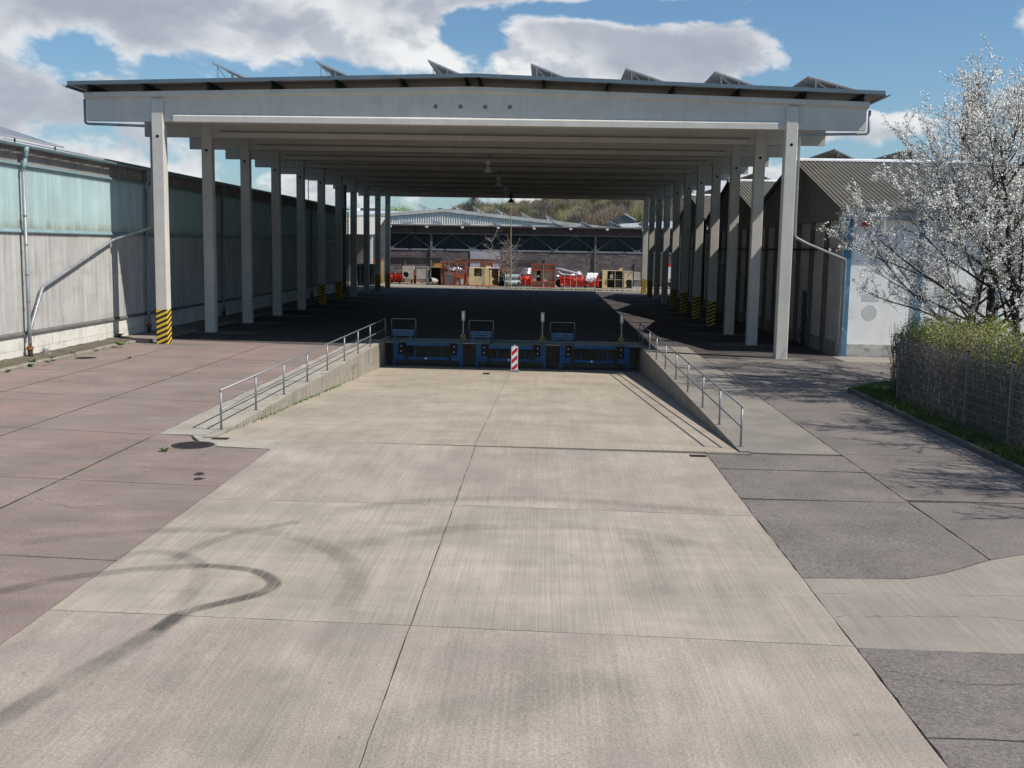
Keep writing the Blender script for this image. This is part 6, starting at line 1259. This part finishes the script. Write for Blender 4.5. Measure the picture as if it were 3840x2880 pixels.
# bare tree behind the canopy
rn = random.Random(17); p = GP(*D(1096,615)); p = Vector((YP(*D(1096,615), 113.2).x, 113.2, gz(0))); t_ = thing('bare_tree', 'leafless multi-stemmed tree before the workshop wall', 'tree', p); w = MB(); tw = MB()
for k, (dx, dy) in enumerate(((-.30,.05), (.28,0), (.08,-.15), (-.08,.2))):
    st_ = branch_path(rn, p, (dx, dy, 1), 5.2-.5*k, 8, .07, .06); w.tube(st_, [.085*(1-.1*i) for i in range(9)], 6)
    for q in range(14):
        t1 = rn.uniform(.3,.98)*8; j = min(7, int(t1)); a = st_[j].lerp(st_[j+1], t1-j); an = rn.uniform(0,6.28); b = branch_path(rn, a, (math.cos(an), math.sin(an)*.7, rn.uniform(-.1,.6)), rn.uniform(.8,1.9), 5, .14, .07); w.tube(b, [.032,.028,.022,.017,.012,.008], 4)
        for z in range(4): t2 = rn.uniform(.3,.98)*5; j2 = min(4, int(t2)); a2 = b[j2].lerp(b[j2+1], t2-j2); c2_ = branch_path(rn, a2, (rn.gauss(0,1), rn.gauss(0,1), rn.gauss(.3,.5)), rn.uniform(.4,.8), 3, .12, .06); tw.tube(c2_, [.016,.013,.011,.007], 3, False)
brk = surf('pale_grey_bark', (.30,.265,.225), .9); w.build('trunk', brk, t_, smooth=True); tw.build('twigs', brk, t_, kind='stuff')

# ================================================================== FENCE, HEDGE, VERGE
FX = 10.15; fys = [31.1-2.5*k for k in range(7)]; fz = gz(FX)+.07
fe = thing('mesh_fence', 'grey welded wire mesh fence with square posts in front of the hedge', 'fence', (FX, 31.1, fz))
for y in fys: m = MB(); m.box(FX-.03, FX+.03, y-.03, y+.03, fz-.1, fz+1.82); po = m.build('post', M['fence'], fe); m = MB(); m.box(FX-.033, FX+.033, y-.033, y+.033, fz+1.82, fz+1.84); m.build('post_cap', M['black'], po)
mm = MB()
for z in [.05+.2*k for k in range(9)]:
    for dx in (-.010, .010): mm.box(dx-.003-.04, dx+.003-.04, -2.47, -.03, z-.003, z+.003)
for k in range(49): y = -.05-k*.05; mm.box(-.0418, -.0382, y-.0018, y+.0018, .02, 1.76)
me = mm.mesh('wire_panel', M['fence'])
for y in fys[:-1]: link('wire_panel', me, fe, (0, y-31.1, 0))
rn = random.Random(44); hd = thing('hedge', 'clipped hedge with fresh green top growing behind the wire fence', 'hedge', (11.2, 25, gz(11)))
m = MB(); ms = MB(); st_ = MB()
def htop(x, y): return 1.95+.14*math.sin(y*.9)+.12*math.sin(y*2.3+x*1.7)+.10*math.sin(y*5.1+x*3)+.22*max(0, 1-abs(y-29.5)/3)
for k in range(62000):
    y = rn.uniform(15.6, 32.3); f_ = rn.random()
    if f_ < .50: x = rn.uniform(10.28, 12.6); z = htop(x, y)+rn.gauss(-.10,.17)
    elif f_ < .86: x = 10.28+abs(rn.gauss(0,.22)); z = rn.random()**.75*htop(x, y)
    else: x = rn.uniform(10.3,12.6); y = 32.1+abs(rn.gauss(0,.2)); z = rn.uniform(.15, htop(x,32))
    side = f_ >= .50
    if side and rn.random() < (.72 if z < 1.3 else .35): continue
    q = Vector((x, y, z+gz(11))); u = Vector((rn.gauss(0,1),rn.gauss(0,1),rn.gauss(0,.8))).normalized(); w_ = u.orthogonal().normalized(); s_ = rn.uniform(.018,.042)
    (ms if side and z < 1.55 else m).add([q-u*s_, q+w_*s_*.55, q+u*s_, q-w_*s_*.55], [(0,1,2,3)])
for k in range(420):
    y = rn.uniform(15.8, 32.2); x = 10.35+rn.random()*2.0; a = Vector((x, y, htop(x,y)+gz(11)-.15)); L = rn.uniform(.15,.55); d = Vector((rn.gauss(0,.25), rn.gauss(0,.25), 1)).normalized()*L; st_.tube([a, a+d], [.005,.002], 3, False)
    for q in range(rn.randint(3,9)):
        c0 = a+d*rn.uniform(.3,1); u = Vector((rn.gauss(0,1),rn.gauss(0,1),rn.gauss(0,.8))).normalized(); w_ = u.orthogonal().normalized(); s_ = rn.uniform(.015,.035); m.add([c0-u*s_, c0+w_*s_*.55, c0+u*s_, c0-w_*s_*.55], [(0,1,2,3)])
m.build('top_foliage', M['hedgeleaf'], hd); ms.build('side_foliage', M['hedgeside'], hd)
for k in range(5200):
    y = rn.uniform(15.6, 32.4); x = 10.28+rn.random()**1.8*2.2; a = Vector((x, y, gz(11)+.05+(rn.uniform(0,1.2) if k > 900 else 0))); L = rn.uniform(.5,1.4) if k > 900 else rn.uniform(1.2, 1.9)
    if a.z+L > htop(x,y)+.25: L = max(.2, htop(x,y)+.15-a.z)
    st_.tube([a, a+Vector((rn.gauss(0,.12), rn.gauss(0,.15), L))], [.011,.004], 3, False)
st_.build('stems', M['hedgestem'], hd)
rn = random.Random(45); m = MB()
for k in range(26000):
    f_ = rn.random(); y = rn.uniform(15.5, 35.2); x = 9.40+rn.random()**1.4*1.0
    if f_ < .45: y = rn.uniform(31.5,35.3); x = rn.uniform(9.4, 12.8)
    if y > 33 and (y-33)/2.5 > (x-9.3)/2.2: continue
    L = rn.uniform(.05,.15); a = rn.uniform(0,6.28); d = Vector((math.cos(a)*.5, math.sin(a)*.5, 1)).normalized()*L; s_ = Vector((-math.sin(a), math.cos(a), 0))*.007; o = Vector((x, y, gz(x)+.07))
    m.add([o-s_, o+s_, o+d], [(0,1,2)])
tag(m.build('grass', M['grass'], kind='stuff'), 'short grass on the verge along the kerb and fence', 'grass')
m = MB()
for k in range(5000):
    y = rn.uniform(16,32); x = rn.uniform(9.7,10.6); o = Vector((x,y,gz(x)+.082)); a = rn.uniform(0,6.28); s_ = rn.uniform(.02,.05); u = Vector((math.cos(a),math.sin(a),rn.uniform(-.2,.3))); w_ = Vector((-u.y,u.x,rn.uniform(-.2,.3)))*.6
    m.add([o-u*s_, o+w_*s_, o+u*s_, o-w_*s_], [(0,1,2,3)])
tag(m.build('leaf_litter', surf('dry_leaf', (.16,.095,.055), .9, layers=[(I3,8,3,.4)]), kind='stuff'), 'dry brown leaf litter along the fence foot', 'leaves')
for k in range(14):
    pass
m = MB(); rn = random.Random(46)
for k in range(900):
    x = rn.gauss(0,1)*5; y = 109.3+rn.gauss(0,.25); L = rn.uniform(.08,.25); a = rn.uniform(0,6.28); o = Vector((x+2,y,gz(x)+.0)); m.add([o, o+Vector((math.cos(a)*.06,math.sin(a)*.06,0)), o+Vector((math.cos(a)*L*.6,math.sin(a)*L*.6,L))], [(0,1,2)])
tag(m.build('joint_weeds', M['weed'], kind='stuff'), 'weeds growing in the joint of the back yard', 'weeds')
